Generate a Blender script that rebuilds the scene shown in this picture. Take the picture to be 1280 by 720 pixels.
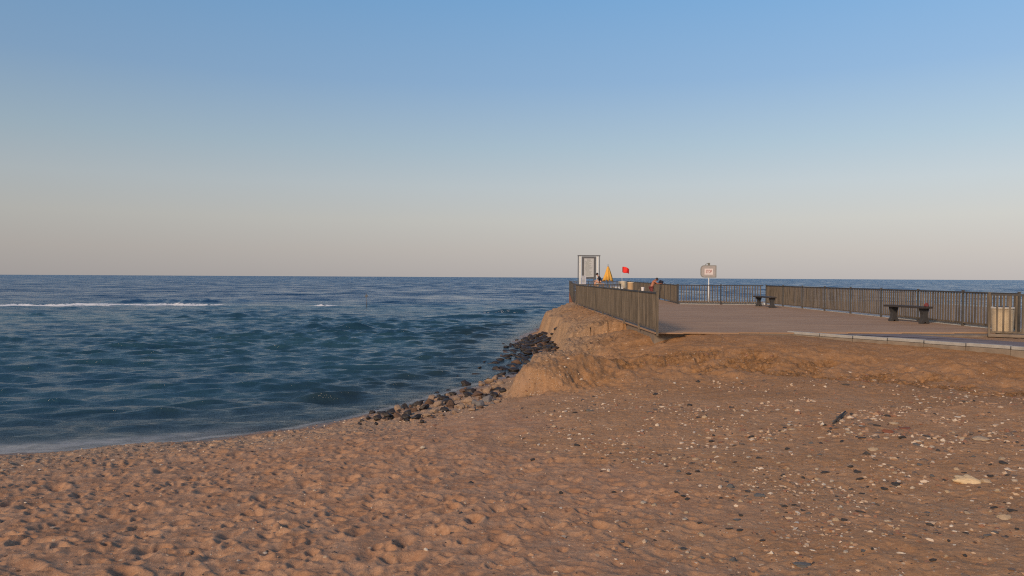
import bpy, math, random
import numpy as np
from mathutils import Matrix, Vector
R = math.radians
random.seed(7); rng = np.random.default_rng(11)
for o in list(bpy.data.objects): bpy.data.objects.remove(o)
S = bpy.context.scene; COL = S.collection

# ------------------------------------------------------------ camera, sky, sun, exposure
CAM_Z = 3.1; FPX = 930.0                      # focal length in pixels of the 1280 wide photograph
cam = bpy.data.cameras.new('camera'); cam.lens = 36*FPX/1280; cam.sensor_width = 36
cam.clip_start = .05; cam.clip_end = 30000
co = bpy.data.objects.new('camera', cam); COL.objects.link(co); S.camera = co
CM = Matrix.Rotation(R(90-.83), 3, 'X') @ Matrix.Rotation(R(.313), 3, 'Z')
co.matrix_world = Matrix.Translation((0, 0, CAM_Z)) @ CM.to_4x4()
SUN_EL, SUN_AZ = 26.0, 214.0                   # compass: 0 = +Y (view direction), clockwise; behind and a little left
w = bpy.data.worlds.new('World'); S.world = w; w.use_nodes = True
nt = w.node_tree; bg = nt.nodes['Background']
sky = nt.nodes.new('ShaderNodeTexSky'); sky.sky_type = 'NISHITA'; sky.sun_disc = False
sky.sun_elevation = R(SUN_EL); sky.sun_rotation = R(SUN_AZ)
sky.air_density = 1.0; sky.dust_density = 1.0; sky.ozone_density = 1.0; sky.altitude = 0
bg.inputs[1].default_value = .10
# dusk bands of the sky away from the sun: grey-beige at the horizon rising to blue
tc = nt.nodes.new('ShaderNodeTexCoord'); sx_ = nt.nodes.new('ShaderNodeSeparateXYZ'); nt.links.new(tc.outputs['Generated'], sx_.inputs[0])
cr = nt.nodes.new('ShaderNodeValToRGB'); nt.links.new(sx_.outputs[2], cr.inputs[0])
def lin(c): return tuple(((v/255+.055)/1.055)**2.4 if v > 10 else v/3294 for v in c)
bands = [(0.0, (176, 170, 168)), (.035, (186, 180, 175)), (.075, (192, 191, 186)), (.12, (185, 194, 198)), (.17, (167, 188, 202)), (.25, (139, 173, 207)), (.35, (118, 164, 208)), (.6, (74, 112, 158)), (1.0, (52, 80, 120))]
for i, (p_, c_) in enumerate(bands):
    e = cr.color_ramp.elements[i] if i < 2 else cr.color_ramp.elements.new(p_)
    e.position = p_; e.color = (*[v*10 for v in lin(c_)], 1)
dt = nt.nodes.new('ShaderNodeVectorMath'); dt.operation = 'DOT_PRODUCT'; nt.links.new(tc.outputs['Generated'], dt.inputs[0])
dt.inputs[1].default_value = (math.sin(R(SUN_AZ)), math.cos(R(SUN_AZ)), 0)
mr = nt.nodes.new('ShaderNodeMapRange'); nt.links.new(dt.outputs['Value'], mr.inputs[0]); mr.inputs[1].default_value = -.1; mr.inputs[2].default_value = .8; mr.inputs[3].default_value = .04; mr.inputs[4].default_value = .45
mx = nt.nodes.new('ShaderNodeMix'); mx.data_type = 'RGBA'; nt.links.new(mr.outputs[0], mx.inputs[0]); nt.links.new(cr.outputs[0], mx.inputs[6]); nt.links.new(sky.outputs[0], mx.inputs[7])
# a little brighter towards the right-hand side of the sky
ra = nt.nodes.new('ShaderNodeMapRange'); nt.links.new(sx_.outputs[0], ra.inputs[0]); ra.inputs[1].default_value = -1; ra.inputs[2].default_value = 1; ra.inputs[3].default_value = .70; ra.inputs[4].default_value = 1.32
vsc = nt.nodes.new('ShaderNodeVectorMath'); vsc.operation = 'SCALE'; nt.links.new(mx.outputs[2], vsc.inputs[0]); nt.links.new(ra.outputs[0], vsc.inputs['Scale'])
nt.links.new(vsc.outputs[0], bg.inputs[0])
sl = bpy.data.lights.new('sun', 'SUN'); sl.energy = 3.15; sl.angle = R(13); sl.color = (1, .74, .50)
so = bpy.data.objects.new('sun', sl); COL.objects.link(so)
a = R(SUN_AZ); el = R(SUN_EL)
sd = Vector((math.sin(a)*math.cos(el), math.cos(a)*math.cos(el), math.sin(el)))
so.rotation_euler = sd.to_track_quat('Z', 'Y').to_euler(); so.location = sd*50
S.view_settings.view_transform = 'Standard'; S.view_settings.look = 'None'
S.cycles.use_denoising = False; S.cycles.use_adaptive_sampling = False; S.cycles.pixel_filter_type = 'BLACKMAN_HARRIS'; S.cycles.filter_width = 1.15
S.cycles.max_bounces = 6; S.cycles.sample_clamp_indirect = 3
S.view_settings.exposure = 0.0; S.view_settings.gamma = 1

# ------------------------------------------------------------ placement from the photograph
def ray(px, py): return CM @ Vector(((px-640)/FPX, -(py-360)/FPX, -1))
def P(px, py, Y):
    d = ray(px, py); t = Y/d.y; return Vector((d.x*t, Y, CAM_Z+d.z*t))
def Pz(px, py, z):
    d = ray(px, py); t = (z-CAM_Z)/d.z; return Vector((d.x*t, d.y*t, z))

# ------------------------------------------------------------ noise
def _h(ix, iy, s):
    n = (ix.astype(np.int64)*374761393 + iy.astype(np.int64)*668265263 + s*144665) & 0x7fffffff
    n = ((n ^ (n >> 13))*1274126177) & 0x7fffffff
    n = (n ^ (n >> 16)); n = (n*2246822519) & 0x7fffffff
    return ((n ^ (n >> 15)) & 0xffffff)/16777216.0
def perlin(x, y, s=0):
    x = np.asarray(x, float); y = np.asarray(y, float)
    ix = np.floor(x); iy = np.floor(y); fx = x-ix; fy = y-iy
    u = fx*fx*fx*(fx*(fx*6-15)+10); v = fy*fy*fy*(fy*(fy*6-15)+10)
    def g(a, b):
        t = _h(ix+a, iy+b, s)*2*math.pi
        return np.cos(t)*(fx-a)+np.sin(t)*(fy-b)
    n0 = g(0, 0)*(1-u)+g(1, 0)*u; n1 = g(0, 1)*(1-u)+g(1, 1)*u
    return (n0*(1-v)+n1*v)*1.5
def fbm(x, y, o=4, s=0, g=.5):
    r = 0; a = 1; f = 1
    for k in range(o):
        r = r+a*perlin(x*f, y*f, s+k*17); a *= g; f *= 2.03
    return r
def ss(t): t = np.clip(t, 0, 1); return t*t*(3-2*t)
def dimples(x, y, cell, s):
    """trodden sand: overlapping soft hollows with a raised rim"""
    gx = np.floor(x/cell); gy = np.floor(y/cell); out = np.zeros_like(x)
    for i in (-1, 0, 1):
        for j in (-1, 0, 1):
            cx = gx+i; cy = gy+j
            px = (cx+_h(cx, cy, s))*cell; py = (cy+_h(cx, cy, s+1))*cell
            an = _h(cx, cy, s+2)*math.pi; rr = cell*(.28+.25*_h(cx, cy, s+3)); am = _h(cx, cy, s+4)
            dx = x-px; dy = y-py; c = np.cos(an); q = np.sin(an)
            u = (dx*c+dy*q)/rr; v = (-dx*q+dy*c)/(rr*.62); d2 = u*u+v*v
            out += -am*np.exp(-d2*1.1) + .45*am*np.exp(-(np.sqrt(d2)-1.35)**2*6)
    return out

def seg_dist(x, y, pts, closed=True):
    """distance to a polyline and inside test"""
    best = np.full(x.shape, 1e9); ins = np.zeros(x.shape, bool); n = len(pts)
    for i in range(n if closed else n-1):
        x0, y0 = pts[i]; x1, y1 = pts[(i+1) % n]; dx = x1-x0; dy = y1-y0
        t = np.clip(((x-x0)*dx+(y-y0)*dy)/(dx*dx+dy*dy), 0, 1)
        best = np.minimum(best, np.hypot(x-x0-t*dx, y-y0-t*dy))
        if y0 != y1: ins ^= ((y0 > y) != (y1 > y)) & (x < (x1-x0)*(y-y0)/(y1-y0)+x0)
    return np.where(ins, best, -best)
SHORE = [(-90, -2), (-40, 6.5), (-18, 10.4), (-8.8, 12.75), (-6.4, 13.7), (-4.4, 15.0), (-3.2, 16.6), (-2.2, 18.6), (-1.3, 20.6), (-.3, 22.6),
         (.4, 25), (.9, 28), (.8, 31), (.3, 33.5), (.1, 37), (.9, 41), (1.6, 45), (2.2, 50), (4, 55), (8, 58), (15.7, 58), (15.7, 20.6), (19, 17), (60, 15), (90, -60), (-90, -60)]
TOE = [(30, 5.0), (15, 8.6), (10, 12.0), (7, 14.6), (4, 15.6), (1.8, 16.2), (.5, 16.7), (-.15, 17.6), (-.05, 18.9), (.55, 21), (1.2, 24), (1.75, 28),
       (1.9, 32), (1.7, 36), (1.45, 40), (1.6, 43.5), (2.3, 47), (4.2, 52), (8, 56), (30, 56)]
def height(x, y, fine=True):
    x = np.asarray(x, float); y = np.asarray(y, float)
    wx = .35*perlin(x*.55, y*.55, 3)+.12*perlin(x*1.9, y*1.9, 4); wy = .35*perlin(x*.55, y*.55, 5)+.12*perlin(x*1.9, y*1.9, 6)
    d = seg_dist(x+wx, y+wy, SHORE)
    zb = np.where(d > 0, 1.5*(1-np.exp(-np.maximum(d, 0)/11.5))+.012*np.maximum(d, 0), .13*d)
    zb = np.maximum(zb, -1.6)
    s = seg_dist(x+wx*.8, y+wy*.8, TOE)
    rt_ = ss((x-.7)/3.0)*ss((24-y)/4); wv = .55+5.2*rt_
    zt = .90+.61*ss(s/4.2)-.035*rt_*ss((x-6.5)/2)
    zt = np.where(y > 26, 1.05+.47*ss(s/2.2), zt)
    k = ss(s/wv)
    z = zb*(1-k)+np.maximum(zt, zb)*k
    # gullies and clods on the bank
    bank = np.clip(4*k*(1-k), 0, 1)*(s > 0)
    bank2 = ss((s+.6-1.2*rt_)/(1.0+1.5*rt_))*ss((3.6+.6*rt_-s)/2.2)
    z = z+bank2*(.085*fbm(x*1.5, y*1.5, 4, 21))
    cl = 1-np.abs(fbm(x*3.1, y*3.1, 4, 31)); mask = bank2*ss((perlin(x*.5, y*.5, 41)+.35)/.5)
    kn = (1-.8*rt_)*ss((s+.25)/.4)*ss((3.2-s)/1.5); z = z+kn*.075*(.62-np.abs(fbm(x*2.3, y*2.3, 5, 57, .58)))+kn*.02*fbm(x*9, y*9, 2, 59)
    cd = clods(x, y)
    z = z+cd*.12*(1-np.abs(fbm(x*4.2, y*4.2, 5, 33))-.75)-.03*cd
    mask = mask*(1-.75*rt_); z = z+mask*(.09-.03*rt_)*(cl-.75)+bank*(.10-.05*rt_)*fbm(x*2.2, y*2.2, 3, 44)+ss((s+.4)/.8)*ss((4.5-s)/2)*(.022-.012*rt_)*fbm(x*6.5, y*6.5, 3, 47)
    # wide undulation
    land = ss((d+.2)/1.2); flat = ss((s-wv)/1.5)
    z = z+land*(1-.8*flat)*.055*fbm(x*.38, y*.38, 2, 51)
    if fine:
        r = np.hypot(x, y)
        sandy = land*ss((2.2-x-.25*(y-6)+1.6*perlin(x*.4, y*.4, 61))/2.6)*(1-ss(s+.8))
        near = land*(1-sandy)*(1-k)
        z = z+(sandy*1.35+near*.36)*(.036*dimples(x, y, .33, 71)+.024*dimples(x+7.3, y+1.9, .16, 81))
        z = z+land*(.0055*fbm(x*8.5, y*8.5, 2, 93)+.010*fbm(x*3.6, y*3.6, 3, 91)*(1-.6*flat)+.0035*fbm(x*19, y*19, 2, 95))
        strand = land*np.exp(-((d-1.3)/1.3)**2)
        z = z+strand*.011*fbm(x*11, y*11, 2, 98)
    deckz = 1.50
    on = ss((x-4.1)/.5)*ss((y-21.8)/.5)*ss((57-y)/1)
    return z*(1-on)+np.minimum(z, deckz-.04)*on
CLODS = []
def clods(x, y):
    c = np.zeros_like(x)
    for cx, cy, rx, ry in CLODS: c = np.maximum(c, np.exp(-(((x-cx)/rx)**2+((y-cy)/ry)**2)*1.2))
    return ss((c+.75*fbm(x*1.1, y*1.1, 4, 35)-.42)/.55)*ss(c*3)
def hz(x, y): return float(height(np.array([x]), np.array([y]))[0])
def hit(px, py):
    d = ray(px, py); d = d/d.y; ts = np.geomspace(2.2, 80, 1500)
    zz = CAM_Z+d.z*ts-height(d.x*ts, ts); i = int(np.argmax(zz < 0))
    return Vector((d.x*ts[i], ts[i], float(height(np.array([d.x*ts[i]]), np.array([ts[i]]))[0])))

CLODS = [(c_.x, c_.y, rx, ry) for c_, rx, ry in ((P(935, 440, 18.0), 1.7, 1.1), (P(1010, 447, 17.2), 1.3, .9), (P(1130, 462, 15.6), 1.5, 1.0), (P(1195, 478, 14.4), 1.2, .9), (P(1265, 480, 14.0), 1.0, .8),
          (P(790, 425, 20.0), .8, .7), (P(735, 420, 23.0), 1.1, 1.2), (P(662, 488, 18.0), .5, .5), (P(1080, 455, 16.4), 1.0, .8), (P(860, 445, 18.6), .9, .8), (P(650, 478, 17.8), .6, .5), (P(740, 405, 28.0), .9, 1.6), (P(705, 400, 38.0), .8, 2.0), (P(672, 392, 44.0), .7, 1.5), (P(700, 425, 27.0), .6, 1.2), (P(775, 440, 18.8), .8, .5))]
# ------------------------------------------------------------ mesh and material helpers
def np_mesh(name, v, f, smooth=True):
    me = bpy.data.meshes.new(name); v = np.asarray(v, np.float32); f = np.asarray(f, np.int32)
    n = f.shape[1]
    me.vertices.add(len(v)); me.vertices.foreach_set('co', v.ravel())
    me.loops.add(f.size); me.loops.foreach_set('vertex_index', f.ravel())
    me.polygons.add(len(f)); me.polygons.foreach_set('loop_start', np.arange(0, f.size, n, dtype=np.int32))
    me.polygons.foreach_set('use_smooth', np.full(len(f), smooth))
    me.update(calc_edges=True); me.validate()
    return me
def grid_faces(nr, nc):
    i = np.arange(nr-1)[:, None]*nc+np.arange(nc-1)[None]; i = i.ravel()
    return np.stack([i, i+1, i+nc+1, i+nc], 1)
def attr(me, name, val):
    at = me.attributes.new(name, 'FLOAT', 'POINT'); at.data.foreach_set('value', np.asarray(val, np.float32).ravel())
def add(name, me, m=None, parent=None, loc=None):
    o = bpy.data.objects.new(name, me); COL.objects.link(o)
    if m is not None: me.materials.append(m)
    if parent: o.parent = parent
    if loc is not None: o.location = loc
    return o
def tag(o, label=None, cat=None, group=None, kind=None):
    if label: o['label'] = label
    if cat: o['category'] = cat
    if group: o['group'] = group
    if kind: o['kind'] = kind
    return o
def root(name, loc, label, cat, group=None, rz=0):
    o = bpy.data.objects.new(name, None); COL.objects.link(o); o.location = loc; o.rotation_euler[2] = rz
    o.empty_display_size = .2
    return tag(o, label, cat, group)
class MB:
    def __init__(s): s.v = []; s.f = []
    def hexa(s, c):                                   # 8 corners: bottom 4, top 4
        b = len(s.v); s.v += [tuple(p) for p in c]
        s.f += [tuple(b+i for i in q) for q in ((3, 2, 1, 0), (4, 5, 6, 7), (0, 1, 5, 4), (1, 2, 6, 5), (2, 3, 7, 6), (3, 0, 4, 7))]
    def box(s, x0, x1, y0, y1, z0, z1, j=0):
        r = lambda: random.uniform(-j, j)
        s.hexa([(x+r(), y+r(), z+r()) for z in (z0, z1) for x, y in ((x0, y0), (x1, y0), (x1, y1), (x0, y1))])
    def bar(s, a, b, wd, ht, up=(0, 0, 1)):           # rectangular bar from a to b
        a = Vector(a); b = Vector(b); d = (b-a).normalized(); u = Vector(up)
        if abs(d.dot(u)) > .98: u = Vector((0, 1, 0))
        sd_ = d.cross(u).normalized(); u = sd_.cross(d)
        c = []
        for p in (a, b):
            for i, k in ((-1, -1), (1, -1), (1, 1), (-1, 1)): c.append(p+sd_*(i*wd/2)+u*(k*ht/2))
        s.hexa(c)
    def tube(s, pts, rads, n=10, caps=True):
        pts = [Vector(p) for p in pts]; b0 = len(s.v)
        if not hasattr(rads, '__len__'): rads = [rads]*len(pts)
        for i, p in enumerate(pts):
            d = (pts[min(i+1, len(pts)-1)]-pts[max(i-1, 0)]).normalized()
            u = Vector((1, 0, 0)) if abs(d.x) < .9 else Vector((0, 1, 0))
            e = d.cross(u).normalized(); g = d.cross(e)
            for k in range(n):
                t = 2*math.pi*k/n; s.v.append(tuple(p+(e*math.cos(t)+g*math.sin(t))*rads[i]))
        for i in range(len(pts)-1):
            for k in range(n):
                q = b0+i*n; s.f.append((q+k, q+(k+1) % n, q+n+(k+1) % n, q+n+k))
        if caps:
            s.f.append(tuple(b0+k for k in range(n))[::-1]); q = b0+(len(pts)-1)*n; s.f.append(tuple(q+k for k in range(n)))
    def build(s, name, m, parent=None, loc=None, smooth=False, bevel=0):
        me = bpy.data.meshes.new(name); me.from_pydata(s.v, [], s.f); me.update()
        if smooth: me.polygons.foreach_set('use_smooth', [True]*len(me.polygons))
        o = add(name, me, m, parent, loc)
        if bevel:
            md = o.modifiers.new('bevel', 'BEVEL'); md.width = bevel; md.segments = 2; md.limit_method = 'ANGLE'
        return o

def mat(name, base=(.5, .5, .5), rough=.7, metal=0, var=None, scale=6, amt=.5, bump=0, bscale=30, stretch=(1, 1, 1), spec=None):
    m = bpy.data.materials.new(name); m.use_nodes = True; n = m.node_tree; L = n.links
    b = n.nodes['Principled BSDF']; b.inputs['Base Color'].default_value = (*base, 1); b.inputs['Roughness'].default_value = rough
    b.inputs['Metallic'].default_value = metal
    if spec is not None: b.inputs['Specular IOR Level'].default_value = spec
    tc = n.nodes.new('ShaderNodeTexCoord'); mp = n.nodes.new('ShaderNodeMapping'); mp.inputs['Scale'].default_value = stretch
    L.new(tc.outputs['Object'], mp.inputs[0])
    if var:
        no = n.nodes.new('ShaderNodeTexNoise'); no.inputs['Scale'].default_value = scale; no.inputs['Detail'].default_value = 8; no.inputs['Roughness'].default_value = .65
        L.new(mp.outputs[0], no.inputs[0])
        cr = n.nodes.new('ShaderNodeValToRGB'); cr.color_ramp.elements[0].position = .5-amt*.4; cr.color_ramp.elements[1].position = .5+amt*.4
        cr.color_ramp.elements[0].color = (*base, 1); cr.color_ramp.elements[1].color = (*var, 1)
        L.new(no.outputs[0], cr.inputs[0]); L.new(cr.outputs[0], b.inputs['Base Color'])
    if bump:
        nb = n.nodes.new('ShaderNodeTexNoise'); nb.inputs['Scale'].default_value = bscale; nb.inputs['Detail'].default_value = 6
        L.new(mp.outputs[0], nb.inputs[0]); bp = n.nodes.new('ShaderNodeBump'); bp.inputs['Strength'].default_value = bump; bp.inputs['Distance'].default_value = .02
        L.new(nb.outputs[0], bp.inputs['Height']); L.new(bp.outputs[0], b.inputs['Normal'])
    return m
def nd(n, t, **k):
    q = n.nodes.new(t)
    for a_, v in k.items(): setattr(q, a_, v)
    return q
def mix(n, f, a_, b_):
    q = n.nodes.new('ShaderNodeMix'); q.data_type = 'RGBA'
    for s_, v in ((q.inputs[0], f), (q.inputs[6], a_), (q.inputs[7], b_)):
        if hasattr(v, 'links'): n.links.new(v, s_)
        elif isinstance(v, tuple): s_.default_value = (*v, 1)
        else: s_.default_value = v
    return q.outputs[2]
def noise(n, vec, sc, det=5, ro=.6):
    q = n.nodes.new('ShaderNodeTexNoise'); q.inputs['Scale'].default_value = sc; q.inputs['Detail'].default_value = det; q.inputs['Roughness'].default_value = ro
    n.links.new(vec, q.inputs[0]); return q.outputs[0]
def rmp(n, v, lo, hi, a_=0., b_=1.):
    q = n.nodes.new('ShaderNodeMapRange'); n.links.new(v, q.inputs[0])
    for i, t in enumerate((lo, hi, a_, b_)): q.inputs[i+1].default_value = t
    return q.outputs[0]
def math_(n, op, a_, b_=0.):
    q = n.nodes.new('ShaderNodeMath'); q.operation = op
    for i, v in enumerate((a_, b_)):
        if hasattr(v, 'links'): n.links.new(v, q.inputs[i])
        else: q.inputs[i].default_value = v
    return q.outputs[0]
def attrib(n, name): q = n.nodes.new('ShaderNodeAttribute'); q.attribute_name = name; return q.outputs['Fac']

# ------------------------------------------------------------ ground
def sand_material():
    m = bpy.data.materials.new('sand'); m.use_nodes = True; n = m.node_tree; L = n.links; b = n.nodes['Principled BSDF']
    pos = n.nodes.new('ShaderNodeNewGeometry').outputs['Position']
    big = noise(n, pos, .55, 4); mid = noise(n, pos, 3.2, 6, .6); fine = noise(n, pos, 60, 4, .7); grain = noise(n, pos, 240, 2)
    c = mix(n, rmp(n, mid, .38, .62), (.41, .225, .132), (.56, .345, .22))
    c = mix(n, rmp(n, fine, .3, .7, 0, .5), c, (.32, .165, .09))
    # greyer gravelly ground to the right, ochre earth on the bank
    grv = mix(n, rmp(n, noise(n, pos, 8, 7, .7), .35, .65), (.41, .225, .115), (.53, .315, .175))
    grv = mix(n, rmp(n, noise(n, pos, 1.1, 6, .65), .40, .62, 0, .55), grv, (.36, .18, .075))
    c = mix(n, attrib(n, 'gravel'), c, grv)
    ear = mix(n, rmp(n, math_(n, 'ADD', math_(n, 'MULTIPLY', noise(n, pos, 5.5, 8, .72), .6), math_(n, 'MULTIPLY', noise(n, pos, 1.3, 5, .6), .4)), .40, .60), (.275, .135, .052), (.42, .222, .10))
    c = mix(n, attrib(n, 'earth'), c, ear)
    c = mix(n, math_(n, 'MULTIPLY', rmp(n, noise(n, pos, 14, 6, .8), .50, .62), math_(n, 'MULTIPLY', attrib(n, 'earth'), .45)), c, (.15, .075, .03))
    c = mix(n, attrib(n, 'clod'), c, mix(n, rmp(n, noise(n, pos, 9, 8, .75), .38, .62), (.15, .070, .022), (.38, .20, .085)))
    c = mix(n, math_(n, 'MULTIPLY', attrib(n, 'strand'), .5), c, mix(n, fine, (.30, .22, .15), (.50, .40, .29)))
    # coarse shell grit: small light and dark grains
    vo = n.nodes.new('ShaderNodeTexVoronoi'); vo.inputs['Scale'].default_value = 42; L.new(pos, vo.inputs['Vector'])
    sp = n.nodes.new('ShaderNodeSeparateColor'); L.new(vo.outputs['Color'], sp.inputs[0])
    dsk = rmp(n, vo.outputs['Distance'], .36, .26)
    lt = math_(n, 'MULTIPLY', dsk, math_(n, 'LESS_THAN', sp.outputs[0], rmp(n, attrib(n, 'pebbly'), 0, 1, .01, .42)))
    dk = math_(n, 'MULTIPLY', dsk, math_(n, 'GREATER_THAN', sp.outputs[0], rmp(n, attrib(n, 'pebbly'), 0, 1, 1.0, .80)))
    gr2 = rmp(n, noise(n, pos, 26, 5, .8), .42, .66, 0, 1); c = mix(n, math_(n, 'MULTIPLY', gr2, .42), c, (.22, .12, .068))
    gr3 = rmp(n, noise(n, pos, 33, 5, .8), .52, .70, 0, 1); c = mix(n, math_(n, 'MULTIPLY', gr3, .5), c, (.58, .40, .26))
    vo2 = n.nodes.new('ShaderNodeTexVoronoi'); vo2.inputs['Scale'].default_value = 17; L.new(pos, vo2.inputs['Vector'])
    sp2 = n.nodes.new('ShaderNodeSeparateColor'); L.new(vo2.outputs['Color'], sp2.inputs[0])
    d2 = math_(n, 'MULTIPLY', rmp(n, vo2.outputs['Distance'], .33, .25), math_(n, 'LESS_THAN', sp2.outputs[0], rmp(n, attrib(n, 'pebbly'), 0, 1, .0, .30)))
    c = mix(n, d2, c, mix(n, rmp(n, sp2.outputs[1], .3, .7), (.14, .08, .05), (.52, .38, .26)))
    ltc = mix(n, sp.outputs[1], (.62, .50, .38), (.40, .27, .18))
    c = mix(n, lt, c, ltc); c = mix(n, dk, c, (.10, .075, .06))
    wet = attrib(n, 'wet'); c = mix(n, math_(n, 'MULTIPLY', wet, .62), c, (.10, .06, .045))
    L.new(c, b.inputs['Base Color'])
    L.new(rmp(n, wet, 0, 1, .93, .35), b.inputs['Roughness']); b.inputs['Specular IOR Level'].default_value = .25
    bp = nd(n, 'ShaderNodeBump'); bp.inputs['Strength'].default_value = .6; bp.inputs['Distance'].default_value = .013
    hh = math_(n, 'ADD', fine, math_(n, 'ADD', math_(n, 'MULTIPLY', grain, .5), math_(n, 'MULTIPLY', noise(n, pos, 16, 5, .65), 1.6)))
    L.new(math_(n, 'ADD', hh, math_(n, 'MULTIPLY', lt, .7)), bp.inputs['Height']); L.new(bp.outputs[0], b.inputs['Normal'])
    return m
def make_ground():
    th = np.concatenate([np.linspace(-180, -46, 50)[:-1], np.linspace(-46, 46, 1250), np.linspace(46, 180, 50)[1:]])*math.pi/180
    rr = np.concatenate([np.geomspace(.05, 2.6, 24)[:-1], np.geomspace(2.6, 66, 1150), np.geomspace(66, 260, 12)[1:]])
    Rr, T = np.meshgrid(rr, th, indexing='ij'); x = Rr*np.sin(T); y = Rr*np.cos(T)
    z = height(x, y)
    me = np_mesh('beach', np.stack([x, y, z], -1).reshape(-1, 3), grid_faces(len(rr), len(th)))
    d = seg_dist(x, y, SHORE); s = seg_dist(x, y, TOE)
    rt_ = ss((x-.7)/3.0)*ss((24-y)/4); earth = ss((s+.7-1.6*rt_+(.8+.8*rt_)*perlin(x*.7, y*.7, 5)+.3*perlin(x*3, y*3, 6))/(1.1+2.2*rt_)); earth = np.maximum(earth, .62*rt_*ss((s+3.2+1.6*fbm(x*.6, y*.6, 4, 77))/3.4)); 
    gravel = ss((x-.2+.15*(y-6)+1.5*perlin(x*.5, y*.5, 8))/3.0)*(1-.2*earth)
    strand = np.exp(-((d-1.5-.5*perlin(x*.4, y*.4, 9))/1.5)**2)*ss((x+14)/8)
    pebbly = np.clip(.10+.55*gravel*(1-earth)*(.6+.6*fbm(x*.8, y*.8, 3, 13))+.9*strand+.12*earth, 0, 1)
    wet = ss((.62-d+.25*perlin(x*1.2, y*1.2, 15))/.35)
    attr(me, 'earth', earth); attr(me, 'gravel', gravel); attr(me, 'pebbly', pebbly); attr(me, 'wet', wet); attr(me, 'clod', clods(x, y)); attr(me, 'strand', strand)
    tag(add('beach', me, sand_material()), kind='structure')
make_ground()

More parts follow.
